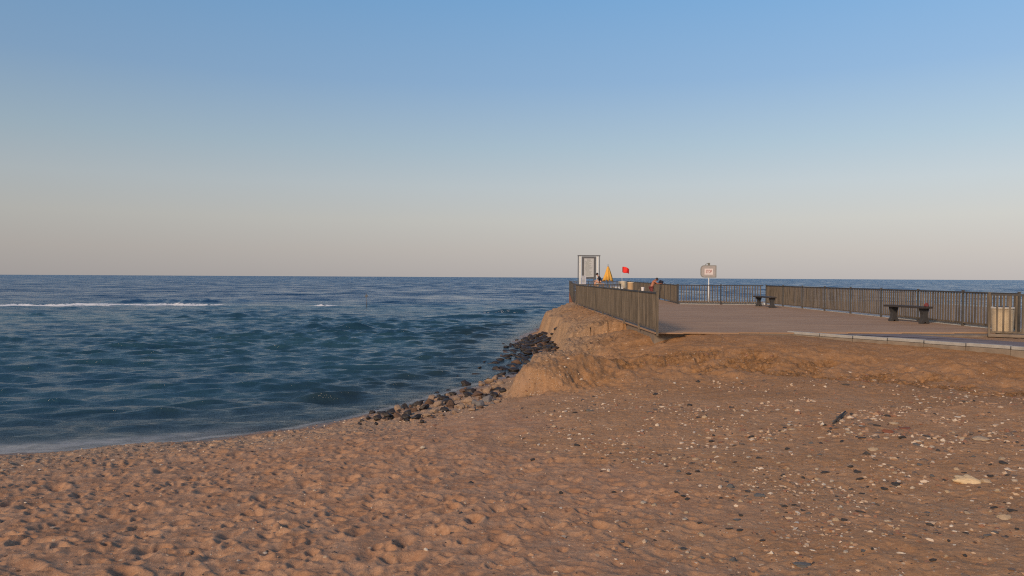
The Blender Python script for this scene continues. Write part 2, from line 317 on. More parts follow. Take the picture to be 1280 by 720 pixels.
# ------------------------------------------------------------ sea
def water_material():
    m = bpy.data.materials.new('sea_water'); m.use_nodes = True; n = m.node_tree; L = n.links; b = n.nodes['Principled BSDF']
    pos = n.nodes.new('ShaderNodeNewGeometry').outputs['Position']
    mp = nd(n, 'ShaderNodeMapping'); mp.inputs['Scale'].default_value = (.018, .05, 1); L.new(pos, mp.inputs[0])
    patch = noise(n, mp.outputs[0], 1.0, 5, .55)
    shal = attrib(n, 'shallow')
    reef = mix(n, rmp(n, patch, .40, .62), (.015, .048, .080), (.027, .076, .102))
    c = mix(n, shal, (.006, .034, .095), reef)
    c = mix(n, rmp(n, attrib(n, 'nearshore'), .0, 1, 0, .9), c, (.02, .035, .045))
    L.new(c, b.inputs['Base Color']); b.inputs['Roughness'].default_value = .09; b.inputs['IOR'].default_value = 1.333
    mp2 = nd(n, 'ShaderNodeMapping'); mp2.inputs['Scale'].default_value = (.8, 1.5, 1); L.new(pos, mp2.inputs[0])
    h1 = noise(n, mp2.outputs[0], 2.6, 6, .68); h2 = noise(n, mp2.outputs[0], .9, 4, .6)
    bp = nd(n, 'ShaderNodeBump'); bp.inputs['Strength'].default_value = 1; bp.inputs['Distance'].default_value = .085
    L.new(h1, bp.inputs['Height'])
    def slopes(vec, sc, det):
        q = nd(n, 'ShaderNodeTexNoise'); q.inputs['Scale'].default_value = sc; q.inputs['Detail'].default_value = det; q.inputs['Roughness'].default_value = .65; L.new(vec, q.inputs[0]); return q.outputs['Color']
    mp3 = nd(n, 'ShaderNodeMapping'); mp3.inputs['Scale'].default_value = (.35, 1, 0); L.new(pos, mp3.inputs[0])
    mp4 = nd(n, 'ShaderNodeMapping'); mp4.inputs['Scale'].default_value = (.14, .10, 0); L.new(pos, mp4.inputs[0])
    va = nd(n, 'ShaderNodeVectorMath', operation='ADD'); L.new(slopes(mp3.outputs[0], 1.1, 4), va.inputs[0]); L.new(slopes(mp4.outputs[0], 1.0, 6), va.inputs[1])
    vs = nd(n, 'ShaderNodeVectorMath', operation='SUBTRACT'); L.new(va.outputs[0], vs.inputs[0]); vs.inputs[1].default_value = (1.0, 1.19, 1.0)
    vm = nd(n, 'ShaderNodeVectorMath', operation='MULTIPLY'); L.new(vs.outputs[0], vm.inputs[0]); vm.inputs[1].default_value = (.5, 1.05, 0)
    vf = nd(n, 'ShaderNodeVectorMath', operation='SCALE'); L.new(vm.outputs[0], vf.inputs[0]); L.new(attrib(n, 'far'), vf.inputs['Scale'])
    vn = nd(n, 'ShaderNodeVectorMath', operation='ADD'); L.new(bp.outputs[0], vn.inputs[0]); L.new(vf.outputs[0], vn.inputs[1])
    vz = nd(n, 'ShaderNodeVectorMath', operation='NORMALIZE'); L.new(vn.outputs[0], vz.inputs[0]); L.new(vz.outputs[0], b.inputs['Normal'])
    fo = nd(n, 'ShaderNodeBsdfDiffuse'); fo.inputs[0].default_value = (.80, .80, .80, 1)
    tr = nd(n, 'ShaderNodeBsdfTransparent'); tr.inputs[0].default_value = (.72, .80, .80, 1)
    gl = nd(n, 'ShaderNodeBsdfGlossy'); gl.inputs['Roughness'].default_value = .08; L.new(bp.outputs[0], gl.inputs['Normal'])
    fr = nd(n, 'ShaderNodeFresnel'); fr.inputs[0].default_value = 1.333; L.new(bp.outputs[0], fr.inputs['Normal'])
    edge = nd(n, 'ShaderNodeMixShader'); L.new(fr.outputs[0], edge.inputs[0]); L.new(tr.outputs[0], edge.inputs[1]); L.new(gl.outputs[0], edge.inputs[2])
    m1 = nd(n, 'ShaderNodeMixShader'); L.new(attrib(n, 'clear'), m1.inputs[0]); L.new(b.outputs[0], m1.inputs[1]); L.new(edge.outputs[0], m1.inputs[2])
    brk = rmp(n, noise(n, pos, 3.0, 6, .7), .36, .56)
    ff = rmp(n, math_(n, 'ADD', math_(n, 'MULTIPLY', attrib(n, 'foam'), 1.25), math_(n, 'MULTIPLY', brk, .85)), 1.12, 1.32)
    m2 = nd(n, 'ShaderNodeMixShader'); L.new(math_(n, 'MINIMUM', math_(n, 'ADD', ff, math_(n, 'MULTIPLY', attrib(n, 'wash'), rmp(n, brk, 0, 1, .5, 1))), .97), m2.inputs[0]); L.new(m1.outputs[0], m2.inputs[1]); L.new(fo.outputs[0], m2.inputs[2])
    L.new(m2.outputs[0], n.nodes['Material Output'].inputs[0])
    return m
def make_sea():
    th = np.linspace(-50, 47, 1150)*math.pi/180
    q = np.linspace(1/10., 1/420., 1300); rr = np.concatenate([1/q, np.geomspace(420, 14000, 150)[1:]])
    Rr, T = np.meshgrid(rr, th, indexing='ij'); x = Rr*np.sin(T); y = Rr*np.cos(T)
    row = np.gradient(rr)[:, None]
    d = -seg_dist(x, y, SHORE)                                   # distance off shore
    depthf = ss((d+.1)/3.0)
    z = np.zeros_like(x); dx = np.zeros_like(x); dy = np.zeros_like(x)
    r2 = np.random.default_rng(5)
    gust = .8+.5*perlin(x*.05, y*.06, 201); lamw = perlin(x*.11, y*.11, 203)
    for k in range(110):
        lam = .22*(48 ** (k/109.0))
        an = R(-90)+r2.normal(0, .22+.22*math.exp(-(math.log(lam/1.3))**2))+R(8); kx = math.cos(an)*2*math.pi/lam; ky = math.sin(an)*2*math.pi/lam
        A = lam*.0040*(2.2/lam)**1.3 if lam > 2.2 else lam*(.0050+.0058*math.exp(-(math.log(lam/.9)/.75)**2))
        fd = ss((lam/(2.4*row)-.6)/1.2); nr = int(np.sum(fd[:, 0] > .01))
        if nr < 2: continue
        xs = x[:nr]; ys = y[:nr]; ph = kx*xs+ky*ys+r2.uniform(0, 6.28)+1.2*lamw[:nr]; s_ = np.sin(ph); c_ = np.cos(ph); a_ = A*fd[:nr]*gust[:nr]
        z[:nr] += a_*c_; dx[:nr] -= a_*math.cos(an)*s_*.9; dy[:nr] -= a_*math.sin(an)*s_*.9
    far = .15+.85*ss((Rr-30)/120)
    swellmask = np.zeros_like(x); foam = np.zeros_like(x)
    # low swell running in, bending parallel to the shore near the beach
    wd = np.where(d < 30, d, 30)
    ph = (y*.86+.5*wd+.06*x)+1.6*perlin(x*.045, y*.02, 211)+.5*perlin(x*.16, y*.08, 212)
    for lam, A, sd_, thr in ((7.4, .065, 220, .12), (4.3, .045, 230, .08), (11.5, .08, 240, .15)):
        u = ph/lam+.13*sd_; u = u-np.floor(u+.5)
        mk = ss((perlin(x*.075/(lam/7), np.floor(ph/lam+.13*sd_+.5)*3.17, sd_)-thr)/.35)*ss((190-Rr)/90)*ss((d-1.2)/4)
        pr = np.where(u < 0, np.exp(-(u/.05)**2), np.exp(-(u/.16)**2))        # steeper face towards the beach
        z += A*mk*pr*gust; swellmask = np.maximum(swellmask, mk*pr)
    def crest(px0, px1, py, H, wid, fm, seed, skew=0):
        """one breaking wave crest between two columns of the photograph"""
        a_ = Pz(px0, py, 0); b_ = Pz(px1, py+skew, 0); L_ = (b_-a_).length; e = (b_-a_)/L_; nn = Vector((-e.y, e.x, 0))
        u = (x-a_.x)*e.x+(y-a_.y)*e.y; v = (x-a_.x)*nn.x+(y-a_.y)*nn.y
        M = (u > 0) & (u < L_) & (np.abs(v) < 5*wid); u = u[M]; v = v[M]
        if not len(u): return
        v = v+1.1*wid*perlin(u*.12, u*0+seed, seed)+.35*wid*perlin(u*.55, u*0+seed, seed+2)
        en = ss(u/(L_*.5))*ss((L_-u)/(L_*.5)); en = en**.8; ir = .75+.35*perlin(u*.3, u*0+1.3, seed+1)+.35*perlin(u*1.1, u*0+2.3, seed+4)
        fw = max(.22*wid, .12); pr = np.where(v < 0, np.exp(-(v/fw)**2), np.exp(-(v/wid)**2))
        z[M] += .62*H*en*np.maximum(ir, .1)*pr
        f = np.minimum(1, 1.8*en)*np.exp(-((v+fw*1.3)/(wid*.33))**2)*ss((ir-.5+fm)/.5)*min(1, fm)
        foam[M] = np.maximum(foam[M], f)
    # (photo column from, to, row, height, back width, foam, skew)
    for k_, (c0, c1, rw, H_, wd_, fm_, sk_) in enumerate([
        (-260, 240, 382.8, .34, 2.2, 1.0, -2), (60, 345, 381.2, .36, 2.0, .95, .6), (90, 345, 377.6, .8, 4.2, 0, 0), (375, 450, 382.6, .34, 1.6, .8, 0), (385, 480, 411.0, .75, .7, .0, 0),
        (240, 335, 396, .36, .9, 0, 0), (100, 225, 434.5, .28, .6, .2, 0), (100, 215, 412, .20, .9, .3, 0), (560, 720, 391.5, .50, 1.2, .3, -1), (520, 700, 397.5, .40, 1.0, 0, 0),
        (20, 130, 408.5, .20, .9, .25, 0), (240, 350, 462, .24, .5, 0, -2), (170, 350, 509, .17, .5, 0, -8), (-40, 220, 524, .14, .42, 0, -10), (360, 500, 499, .11, .45, 0, -8), (440, 620, 470, .10, .5, 0, -8),
        (-40, 100, 394, .22, 1.1, 0, 0), (320, 430, 420, .27, .6, 0, 0), (470, 570, 430, .16, .7, 0, -3), (-20, 70, 461, .13, .5, 0, 0), (50, 165, 454, .23, .45, 0, 0), (-60, 140, 438, .14, .6, 0, 0),
        (330, 470, 397, .36, .9, 0, 0), (130, 260, 397, .34, .8, .2, 0), (420, 560, 419, .25, .6, 0, 0), (250, 400, 440, .13, .6, 0, 0), (0, 130, 480, .12, .5, 0, -3), (120, 300, 487, .12, .5, 0, -4), (420, 560, 450, .12, .5, 0, -4), (500, 640, 410, .2, .9, 0, 0), (-50, 160, 505, .12, .5, 0, -6)]):
        crest(c0, c1, rw, H_, wd_, fm_, 301+4*k_, sk_)
    # small shore break and foam tongue at the left
    lap = np.exp(-((d-.45)/.38)**2)*ss((-4.5-x)/3); 
    lap2 = np.exp(-((d-.10-.12*perlin(x*1.1, y*1.1, 381))/.12)**2)*ss((1-x)/2); wash = np.clip(.30*lap+.25*lap2, 0, 1)
    z = z*(.12+.88*depthf); dx *= depthf; dy *= depthf
    me = np_mesh('sea', np.stack([x+dx, y+dy, z], -1).reshape(-1, 3), grid_faces(len(rr), len(th)))
    attr(me, 'shallow', ss((105-y+18*perlin(x*.02, y*.03, 391))/60)); attr(me, 'far', far); attr(me, 'foam', foam)
    attr(me, 'wash', wash); attr(me, 'clear', ss((.9-d)/.9)*.8); attr(me, 'nearshore', ss((6-d)/5))
    tag(add('sea', me, water_material()), kind='structure')
make_sea()

# ------------------------------------------------------------ terrace, boardwalk, paving, kerb
DZ = 1.57
M_deck = mat('weathered_deck_board', (.25, .15, .09), .85, var=(.42, .275, .17), scale=.9, amt=.6, bump=.12, bscale=8, stretch=(.45, 2.2, 1))
M_deck2 = mat('concrete_paver', (.15, .12, .125), .85, var=(.21, .165, .16), scale=3, bump=.3, bscale=40)
M_kerb = mat('kerb_concrete', (.27, .26, .25), .9, var=(.38, .37, .35), scale=5, bump=.4, bscale=30)
M_kerbside = mat('kerb_face', (.16, .125, .095), .9, var=(.25, .20, .155), scale=4, bump=.4, bscale=30)
M_pale = mat('pale_concrete', (.48, .50, .50), .85, var=(.66, .66, .64), scale=3, bump=.3)
def clip_row(poly, y):
    xs = []
    for i in range(len(poly)):
        (x0, y0), (x1, y1) = poly[i], poly[(i+1) % len(poly)]
        if (y0 > y) != (y1 > y): xs.append(x0+(x1-x0)*(y-y0)/(y1-y0))
    return sorted(xs)
def boards(name, poly, wd, gap, tilt=0.0, kind='structure', m=M_deck, under=.10):
    mb = MB(); y = min(p[1] for p in poly)+wd/2; ymax = max(p[1] for p in poly)
    while y < ymax-wd/2:
        xs = clip_row(poly, y)
        if len(xs) >= 2:
            x0, x1 = xs[0], xs[-1]; x = x0; zc = 0
            while x < x1-.05:
                xe = min(x1, x+random.uniform(2.4, 3.6))
                if x1-xe < .8: xe = x1
                z1 = DZ+random.uniform(-.0012, .0012)
                y0 = y-wd/2+gap/2; y1 = y+wd/2-gap/2
                mb.hexa([(x+.003, y0+tilt*x, z1-.04), (xe-.003, y0+tilt*xe, z1-.04), (xe-.003, y1+tilt*xe, z1-.04), (x+.003, y1+tilt*x, z1-.04),
                         (x+.003, y0+tilt*x, z1), (xe-.003, y0+tilt*xe, z1), (xe-.003, y1+tilt*xe, z1), (x+.003, y1+tilt*x, z1)])
                x = xe
        y += wd
    o = mb.build(name, m); tag(o, kind=kind); return o
boards('terrace_deck', [(4.02, 21.0), (15.0, 22.3), (15.0, 43.9), (3.72, 44.4), (3.72, 36)], .19, .006, tilt=-.03)
boards('boardwalk', [(3.75, 44.0), (9.85, 44.0), (13.2, 86), (6.6, 86)], .19, .006)
# fill under the terrace and its pale edge walls
mb = MB(); mb.hexa([(4.06, 21.15, 1.0), (14.98, 21.0, 1.0), (14.98, 43.8, 1.0), (3.8, 43.8, 1.0), (4.06, 21.15, DZ-.045), (14.98, 21.0, DZ-.045), (14.98, 43.8, DZ-.045), (3.8, 43.8, DZ-.045)])
tag(mb.build('terrace_base', M_kerbside), kind='structure')
mb = MB()
mb.box(15.06, 15.26, 21.6, 44.4, -.5, DZ+.02, .0); mb.box(9.9, 15.05, 44.2, 44.42, -.5, DZ+.085)
mb.box(15.07, 15.2, 21.6, 29.6, DZ+.022, DZ+.10)
tag(mb.build('terrace_edge_wall', M_pale, bevel=.01), kind='structure')
K0 = Vector((7.9, 21.35, 0)); K1 = Vector((11.5, 16.7, 0)); KD = (K1-K0).normalized(); KN = Vector((-KD.y, KD.x, 0))
if KN.x < 0: KN = -KN
mb = MB(); a0 = K0; 
def quad_slab(mb, pts, z0, z1): mb.hexa([(p[0], p[1], z0) for p in pts]+[(p[0], p[1], z1) for p in pts])
pa, pb = K0+KN*.17, K0+KD*17+KN*.17
quad_slab(mb, [(pa.x, pa.y), (pb.x, pb.y), (20.6, 8.9), (12.66, 18.45)], 1.2, DZ-.012)
quad_slab(mb, [(pa.x+.02, pa.y+.02), (12.64, 18.47), (10.95, 21.0), (8.3, 21.0)], 1.2, DZ-.012)
tag(mb.build('paved_path', M_deck2), kind='structure')
mb = MB(); mf = MB(); t = 0.0
while t < 17:
    Lk = random.uniform(.88, 1.0); j = random.uniform(-.012, .012); jz = random.uniform(-.008, .01)
    a_ = K0+KD*(t+.012)+KN*j; b_ = K0+KD*(t+Lk-.012)+KN*(j+random.uniform(-.01, .01)); n1 = KN*.17
    quad_slab(mb, [a_, b_, b_+n1, a_+n1], DZ-.05+jz, DZ+.03+jz)
    a2 = a_-KN*.015-KD*.0105; b2 = b_-KN*.015+KD*.0105
    quad_slab(mf, [a2, b2, b2+n1*.8, a2+n1*.8], 1.15, DZ-.055+jz)
    t += Lk
tag(mb.build('kerb', M_kerb, bevel=.012), kind='structure'); tag(mf.build('kerb_footing', M_kerbside, bevel=.015), kind='structure')
# piles and beam of the boardwalk
M_rust = mat('rusty_steel', (.13, .05, .03), .8, var=(.24, .10, .055), scale=8, bump=.3)
rt = root('boardwalk_piles', (0, 0, 0), 'rusty brown beams and piles carrying the boardwalk out over the sea', 'pier')
for yy in (58, 65, 72, 79, 85.4):
    for fr in (0.02, .5, .98):
        xl = 3.75+(yy-44)/42*2.85; xr = 9.85+(yy-44)/42*3.35; xx = xl+(xr-xl)*fr
        mb = MB(); mb.tube([(xx, yy, -1.5), (xx, yy, DZ-.28)], .13, 12); mb.build('pile', M_rust, rt, smooth=True)
for fr in (.015, .5, .985):
    mb = MB(); mb.bar((3.75+6.1*fr, 44.6, DZ-.17), (6.6+6.6*fr, 85.8, DZ-.17), .16, .24); mb.build('beam', M_rust, rt)
mb = MB(); mb.bar((6.62, 85.95, DZ-.17), (13.1, 85.95, DZ-.17), .12, .30); mb.build('cross_beam', M_rust, rt)

# ------------------------------------------------------------ fences
M_fen = mat('fence_slat_brown', (.075, .06, .043), .75, var=(.19, .15, .11), scale=7, amt=.35, stretch=(1, 1, .12), bump=.2, bscale=20)
M_rail = mat('dark_fence_rail', (.035, .035, .037), .6, var=(.06, .055, .052), scale=7)
M_post = mat('fence_post_grey_brown', (.06, .053, .046), .7, var=(.10, .09, .075), scale=6)
def fence(a_, b_, nb, label, post_first=True, post_last=True, base=.10, pm=None, H=1.12, sp=.158, rail_m=None, zbase=DZ, endpost=None):
    a_ = Vector((*a_, zbase)); b_ = Vector((*b_, zbase)); D = b_-a_; L_ = D.length; e = D/L_; ang = math.atan2(e.y, e.x)
    r_ = root('fence', a_, label, 'fence', rz=ang)
    bay = L_/nb
    for i in range(nb+1):
        if (i == 0 and not post_first) or (i == nb and not post_last): continue
        x = i*bay; mb = MB(); mb.box(x-.03, x+.03, -.03, .03, -.06, H+.045)
        mb.box(x-.038, x+.038, -.038, .038, H+.047, H+.062)
        mb.build('post', M_fen if (endpost == i) else (pm or M_rail), r_)
    for i in range(nb):
        x0 = i*bay+.037; x1 = (i+1)*bay-.037
        mb = MB(); n = int((x1-x0)/sp)
        for k in range(1, n+1):
            x = x0+(x1-x0)*k/(n+1); wv = .023+random.uniform(-.002, .002)
            mb.box(x-wv, x+wv, -.02, .02, base+.04, H-.03, .0015)
        mb.build('slat_panel', M_fen, r_)
        mb = MB(); mb.box(x0, x1, -.03, .03, H-.028, H+.02); mb.build('top_rail', M_rail, r_)
        mb = MB(); mb.box(x0, x1, -.022, .022, base-.01, base+.038); mb.build('bottom_rail', M_fen, r_)
    return r_
fence((4.00, 20.45), (3.62, 41.9), 8, 'brown slatted fence along the left edge of the terrace above the sandy bluff', pm=M_fen)
fence((15.0, 22.0), (15.0, 43.9), 8, 'long dark slatted fence on the right of the terrace behind the benches', pm=M_post)
fence((9.85, 44.1), (14.9, 44.05), 2, 'open slatted fence behind the terrace, before the square sign', post_last=False)
fence((3.70, 44.2), (6.45, 44.2), 1, 'short slatted fence bay below the notice board')
fence((13.45, 20.95), (16.4, 19.6), 1, 'nearest slatted fence panel, standing in front of the cream bin', base=.05, endpost=0)
fence((9.9, 44.6), (13.2, 85.8), 14, 'brown slatted fence running out along the right side of the boardwalk')
fence((3.8, 46.2), (6.62, 85.8), 14, 'slatted fence running out along the left side of the boardwalk')
fence((6.7, 85.9), (13.1, 85.9), 3, 'slatted fence across the far end of the boardwalk beyond the umbrella', post_first=False, post_last=False)
mb = MB(); mb.bar((13.4, 20.93, DZ-.03), (16.4, 19.55, DZ-.03), .16, .09)
tag(mb.build('fence_footing', M_kerbside, bevel=.02), kind='structure')

# ------------------------------------------------------------ benches
M_bench = mat('dark_bench_concrete', (.030, .030, .034), .8, var=(.055, .052, .052), scale=12, bump=.4)
M_benchtop = mat('dark_bench_plank', (.028, .024, .024), .7, var=(.055, .045, .042), scale=8, stretch=(1, 8, 8))
def ped(y):
    mb = MB(); prof = [(-.20, 0), (.20, 0), (.20, .07), (.12, .13), (.10, .30), (.17, .42), (.19, .50), (-.19, .50), (-.17, .42), (-.10, .30), (-.12, .13), (-.20, .07)]
    prof = [(a_*.78, b_) for a_, b_ in [(-.21, 0), (-.07, 0), (-.03, .05), (.03, .05), (.07, 0), (.21, 0), (.21, .07), (.13, .15), (.11, .30), (.17, .42), (.20, .50), (-.20, .50), (-.17, .42), (-.11, .30), (-.13, .15), (-.21, .07)]]
    n = len(prof); mb.v = [(p, y-.075, q) for p, q in prof]+[(p, y+.075, q) for p, q in prof]
    mb.f = [tuple(range(n))[::-1], tuple(range(n, 2*n))]+[(i, (i+1) % n, n+(i+1) % n, n+i) for i in range(n)]
    return mb
def bench(loc, rz, L_, label, group, H=.56):
    r_ = root('bench', loc, label, 'bench', group, rz)
    for y in (-L_/2+.22, L_/2-.22):
        o = ped(y).build('leg', M_bench, r_, bevel=.01); o.scale = (1, 1, (H-.073)/.50)
    for k in range(3):
        mb = MB(); x = -.165+k*.145; mb.box(x, x+.132, -L_/2, L_/2, H-.07, H); mb.build('seat_plank', M_benchtop, r_, bevel=.006)
    return r_
b2 = Pz(1118, 401.5, DZ); b2b = Pz(1153.5, 404.5, DZ)
c2 = (b2+b2b)/2; bench((c2.x, c2.y, DZ), math.atan2(b2b.y-b2.y, b2b.x-b2.x)-math.pi/2, 1.95, 'dark backless bench with a red cloth on its end', 'benches on the terrace', H=.60)
b1 = Pz(950, 383.0, DZ); b1b = Pz(963.3, 384.6, DZ); c1 = (b1+b1b)/2
bench((c1.x, c1.y, DZ), math.atan2(b1b.y-b1.y, b1b.x-b1.x)-math.pi/2, 2.6, 'dark backless bench at the far corner of the terrace where the two fences meet', 'benches on the terrace', H=.58)
# red cloth on the near bench
M_red = mat('faded_red_cloth', (.13, .03, .035), .9, var=(.22, .055, .06), scale=10)
def cloth_lump(name, loc, sx, sy, sz, m, seed, rz=0):
    import bmesh
    bm = bmesh.new(); bmesh.ops.create_icosphere(bm, subdivisions=3, radius=1)
    for v in bm.verts:
        c = v.co; f = 1+.28*float(perlin(np.array([c.x*1.6+seed]), np.array([c.y*1.6+c.z*2.1]), seed)[0])+.12*float(perlin(np.array([c.x*4+seed]), np.array([c.y*4-c.z*3]), seed+3)[0])
        v.co = Vector((c.x*sx*f, c.y*sy*f, max(c.z, -.55)*sz*f+.55*sz))
    for f in bm.faces: f.smooth = True
    me = bpy.data.meshes.new(name); bm.to_mesh(me); bm.free(); o = add(name, me, m, None, loc); o.rotation_euler[2] = rz; return o
e2 = P(1161.5, 380, c2.y-.9); o = cloth_lump('cloth', (e2.x, e2.y+.04, DZ+.60), .07, .06, .085, M_red, 4); o.location.z = DZ+.60
o.location.x = c2.x+(b2b-b2).normalized().x*.86; o.location.y = c2.y+(b2b-b2).normalized().y*.86
tag(o, 'small crumpled red cloth left on the end of the nearer bench', 'cloth')

# ------------------------------------------------------------ bins
M_cream = mat('cream_plastic', (.66, .50, .31), .6, var=(.74, .58, .38), scale=5, bump=.1)
M_cream2 = mat('cream_rim', (.78, .70, .58), .6, var=(.70, .62, .50), scale=5)
def bin_(loc, r0, r1, h, label, ml, mr, group=None, ribs=8):
    r_ = root('litter_bin', loc, label, 'bin', group)
    mb = MB(); mb.tube([(0, 0, 0), (0, 0, .03), (0, 0, h*.5), (0, 0, h-.08), (0, 0, h-.06)], [r0*.93, r0, (r0+r1)/2*1.02, r1, r1*.95], 28)
    mb.build('body', ml, r_, smooth=False)
    mb = MB(); mb.tube([(0, 0, h-.058), (0, 0, h-.05), (0, 0, h-.01), (0, 0, h)], [r1*1.0, r1*1.06, r1*1.06, r1*1.0], 28); mb.build('rim', mr, r_)
    mb = MB(); mb.tube([(0, 0, h+.002), (0, 0, h+.012)], [r1*.82, r1*.80], 24); mb.build('lid', M_rail if ribs else mr, r_)
    return r_
g = P(1253, 410, 21.75); bin_((g.x, g.y, DZ-.02), .265, .285, .76, 'cream litter bin behind the nearest fence panel at the right edge', M_cream, M_cream2)
g = P(778, 355, 68); bin_((g.x, g.y, DZ), .36, .37, 1.22, 'pale cream drum on the boardwalk below the red flag', mat('pale_drum', (.72, .62, .45), .6, var=(.62, .50, .34), scale=2), M_cream2, ribs=0)
g = P(788.5, 356, 60); bin_((g.x, g.y, DZ), .24, .25, 1.18, 'tan drum on the boardwalk just right of the pale cream drum', mat('tan_drum', (.42, .27, .14), .7, var=(.50, .34, .19), scale=3), M_cream, ribs=0)

# ------------------------------------------------------------ notice board
M_gal = mat('grey_painted_steel', (.085, .09, .10), .5, var=(.12, .12, .13), scale=6)
M_white = mat('white_painted_steel', (.62, .63, .62), .5, var=(.70, .70, .68), scale=4)
M_sheet = mat('faded_notice_sheet', (.42, .43, .45), .6, var=(.50, .50, .50), scale=3)
M_ink = mat('faded_ink', (.24, .27, .25), .8)
YB = 62.; bx = lambda px: P(px, 350, YB).x; bz = lambda px, py: P(px, py, YB).z
r_ = root('notice_board', (bx(736), YB, DZ), 'tall grey framed notice board under a thin portal frame at the end of the terrace', 'notice board')
X = lambda px: bx(px)-bx(736); Z = lambda py: bz(736, py)-DZ
for x0, x1 in ((722.1, 723.2), ):
    mb = MB(); mb.box(X(x0), X(x1), -.04, .04, 0, Z(320.2)); mb.build('frame_post', M_gal, r_)
mb = MB(); mb.box(X(748.9), X(749.7), -.04, .04, Z(341), Z(320.2)); mb.box(X(748.9), X(749.7), -.035, .035, 0, Z(341)-.002); mb.build('frame_post', M_gal, r_)
mb = MB(); mb.box(X(721.8), X(750.2), -.06, .06, Z(320.2)+.002, Z(319.0)); mb.build('frame_beam', M_gal, r_)
for x0, x1 in ((723.9, 726.0), (745.6, 747.6)):
    mb = MB(); mb.box(X(x0), X(x1), -.02, .02, 0, Z(320.4)); mb.build('side_panel', M_white, r_)
mb = MB(); mb.box(X(727.2), X(744.8), -.03, .07, Z(348.4), Z(320.6)); mb.build('backboard', M_gal, r_, bevel=.01)
mb = MB(); mb.box(X(730.0), X(742.0), -.046, -.032, Z(346.3), Z(323.0)); sh = mb.build('notice_sheet', M_sheet, r_)
mb = MB()
for k in range(17):
    y = 324.3+k*1.26; x0 = 731.2+random.uniform(0, .8); x1 = x0+random.uniform(4, 9)
    if k in (0, 1): x0, x1 = 733.8, 738.2
    q = x0
    while q < x1:
        e = min(x1, q+random.uniform(.4, 1.3)); mb.box(X(q), X(e), -.052, -.047, Z(y+.42), Z(y)); q = e+random.uniform(.15, .35)
mb.build('text_lines', M_ink, sh)
mb = MB()
for x in (729.5, 742.5): mb.box(X(x)-.05, X(x)+.05, -.02, .06, 0, Z(348.4)-.002)
mb.build('legs', M_gal, r_)
# small white board in front
r_ = root('a_frame_board', (bx(728), YB-1.2, DZ), 'small pale board on thin legs in front of the tall notice board', 'sign')
z0 = P(728, 356, YB-1.2).z-DZ; z1 = P(728, 344.6, YB-1.2).z-DZ
mb = MB(); mb.box(-.19, .19, -.012, .012, z0, z1); mb.build('panel', mat('pale_lilac_board', (.50, .50, .56), .6, var=(.42, .43, .50), scale=6), r_)
for x in (-.15, .15):
    mb = MB(); mb.box(x-.015, x+.015, -.012, .012, 0, z0-.002); mb.build('leg', M_rail, r_)
mb = MB()
for k in range(6): mb.box(-.14, .05+.08*random.random(), -.018, -.0135, z1-.10-.1*k, z1-.07-.1*k)
mb.build('text_lines', M_ink, r_)

# ------------------------------------------------------------ square sign
YS = 45.6; c = P(886, 340, YS)
r_ = root('square_sign', (c.x, YS, DZ-1.0), 'square white sign with red lettering on a slim white post behind the back fence', 'sign')
sx = lambda px: P(px, 340, YS).x-c.x; sz = lambda py: P(886, py, YS).z-(DZ-1.0)
mb = MB(); mb.tube([(0, 0, 0), (0, 0, sz(347))], .032, 10); mb.build('post', M_white, r_, smooth=True)
def plate(x0, x1, y0, y1, ya, yb, rl):
    mb = MB(); pr = []
    for cx, cy, a0 in ((x1-.02, y1-.02, 0), (x0+rl, y1-rl, 90), (x0+rl, y0+rl, 180), (x1-.02, y0+.02, 270)):
        rr_ = .02 if cx > 0 else rl
        for k in range(6): t = R(a0+k*18); pr.append((cx+rr_*math.cos(t), cy+rr_*math.sin(t)))
    n = len(pr); mb.v = [(p, ya, q) for p, q in pr]+[(p, yb, q) for p, q in pr]
    mb.f = [tuple(range(n)), tuple(range(n, 2*n))[::-1]]+[(i, n+i, n+(i+1) % n, (i+1) % n) for i in range(n)]
    return mb
mb = plate(sx(875.8), sx(895.6), sz(347.0), sz(331.6), .0, .05, .22); mb.build('frame', mat('sign_frame', (.22, .21, .19), .6, var=(.30, .29, .27), scale=9), r_)
mb = plate(sx(876.9), sx(894.4), sz(346.0), sz(332.6), -.012, -.002, .18); pl = mb.build('panel', mat('sign_panel', (.36, .33, .32), .6, var=(.42, .38, .36), scale=5), r_)
mb = MB(); mb.box(sx(880.6), sx(891.2), -.020, -.0135, sz(343.4), sz(335.8)); mb.build('white_label', mat('sign_white', (.72, .64, .62), .6), pl)
cu = bpy.data.curves.new('lettering', 'FONT'); cu.body = 'STOP'; cu.size = .25; cu.extrude = .003; cu.align_x = 'CENTER'; cu.align_y = 'CENTER'
to = bpy.data.objects.new('tmp', cu); COL.objects.link(to); bpy.context.view_layer.update()
me = bpy.data.meshes.new_from_object(to.evaluated_get(bpy.context.evaluated_depsgraph_get())); bpy.data.objects.remove(to)
o = add('lettering', me, mat('sign_red', (.33, .06, .06), .6), pl); o.rotation_euler = (R(90), 0, 0); o.location = (sx(885.9), -.0245, sz(339.6)); o.scale = (.60, 1.15, 1)
mb = MB(); mb.box(sx(884.9), sx(887.4), -.02, .04, sz(331.5), sz(328.6)); mb.tube([(sx(881.5), .01, sz(331.3)), (sx(883), .01, sz(329.9)), (sx(884.8), .01, sz(329.3))], .018, 8)
mb.build('lamp_bracket', mat('bracket', (.17, .17, .15), .6), r_)

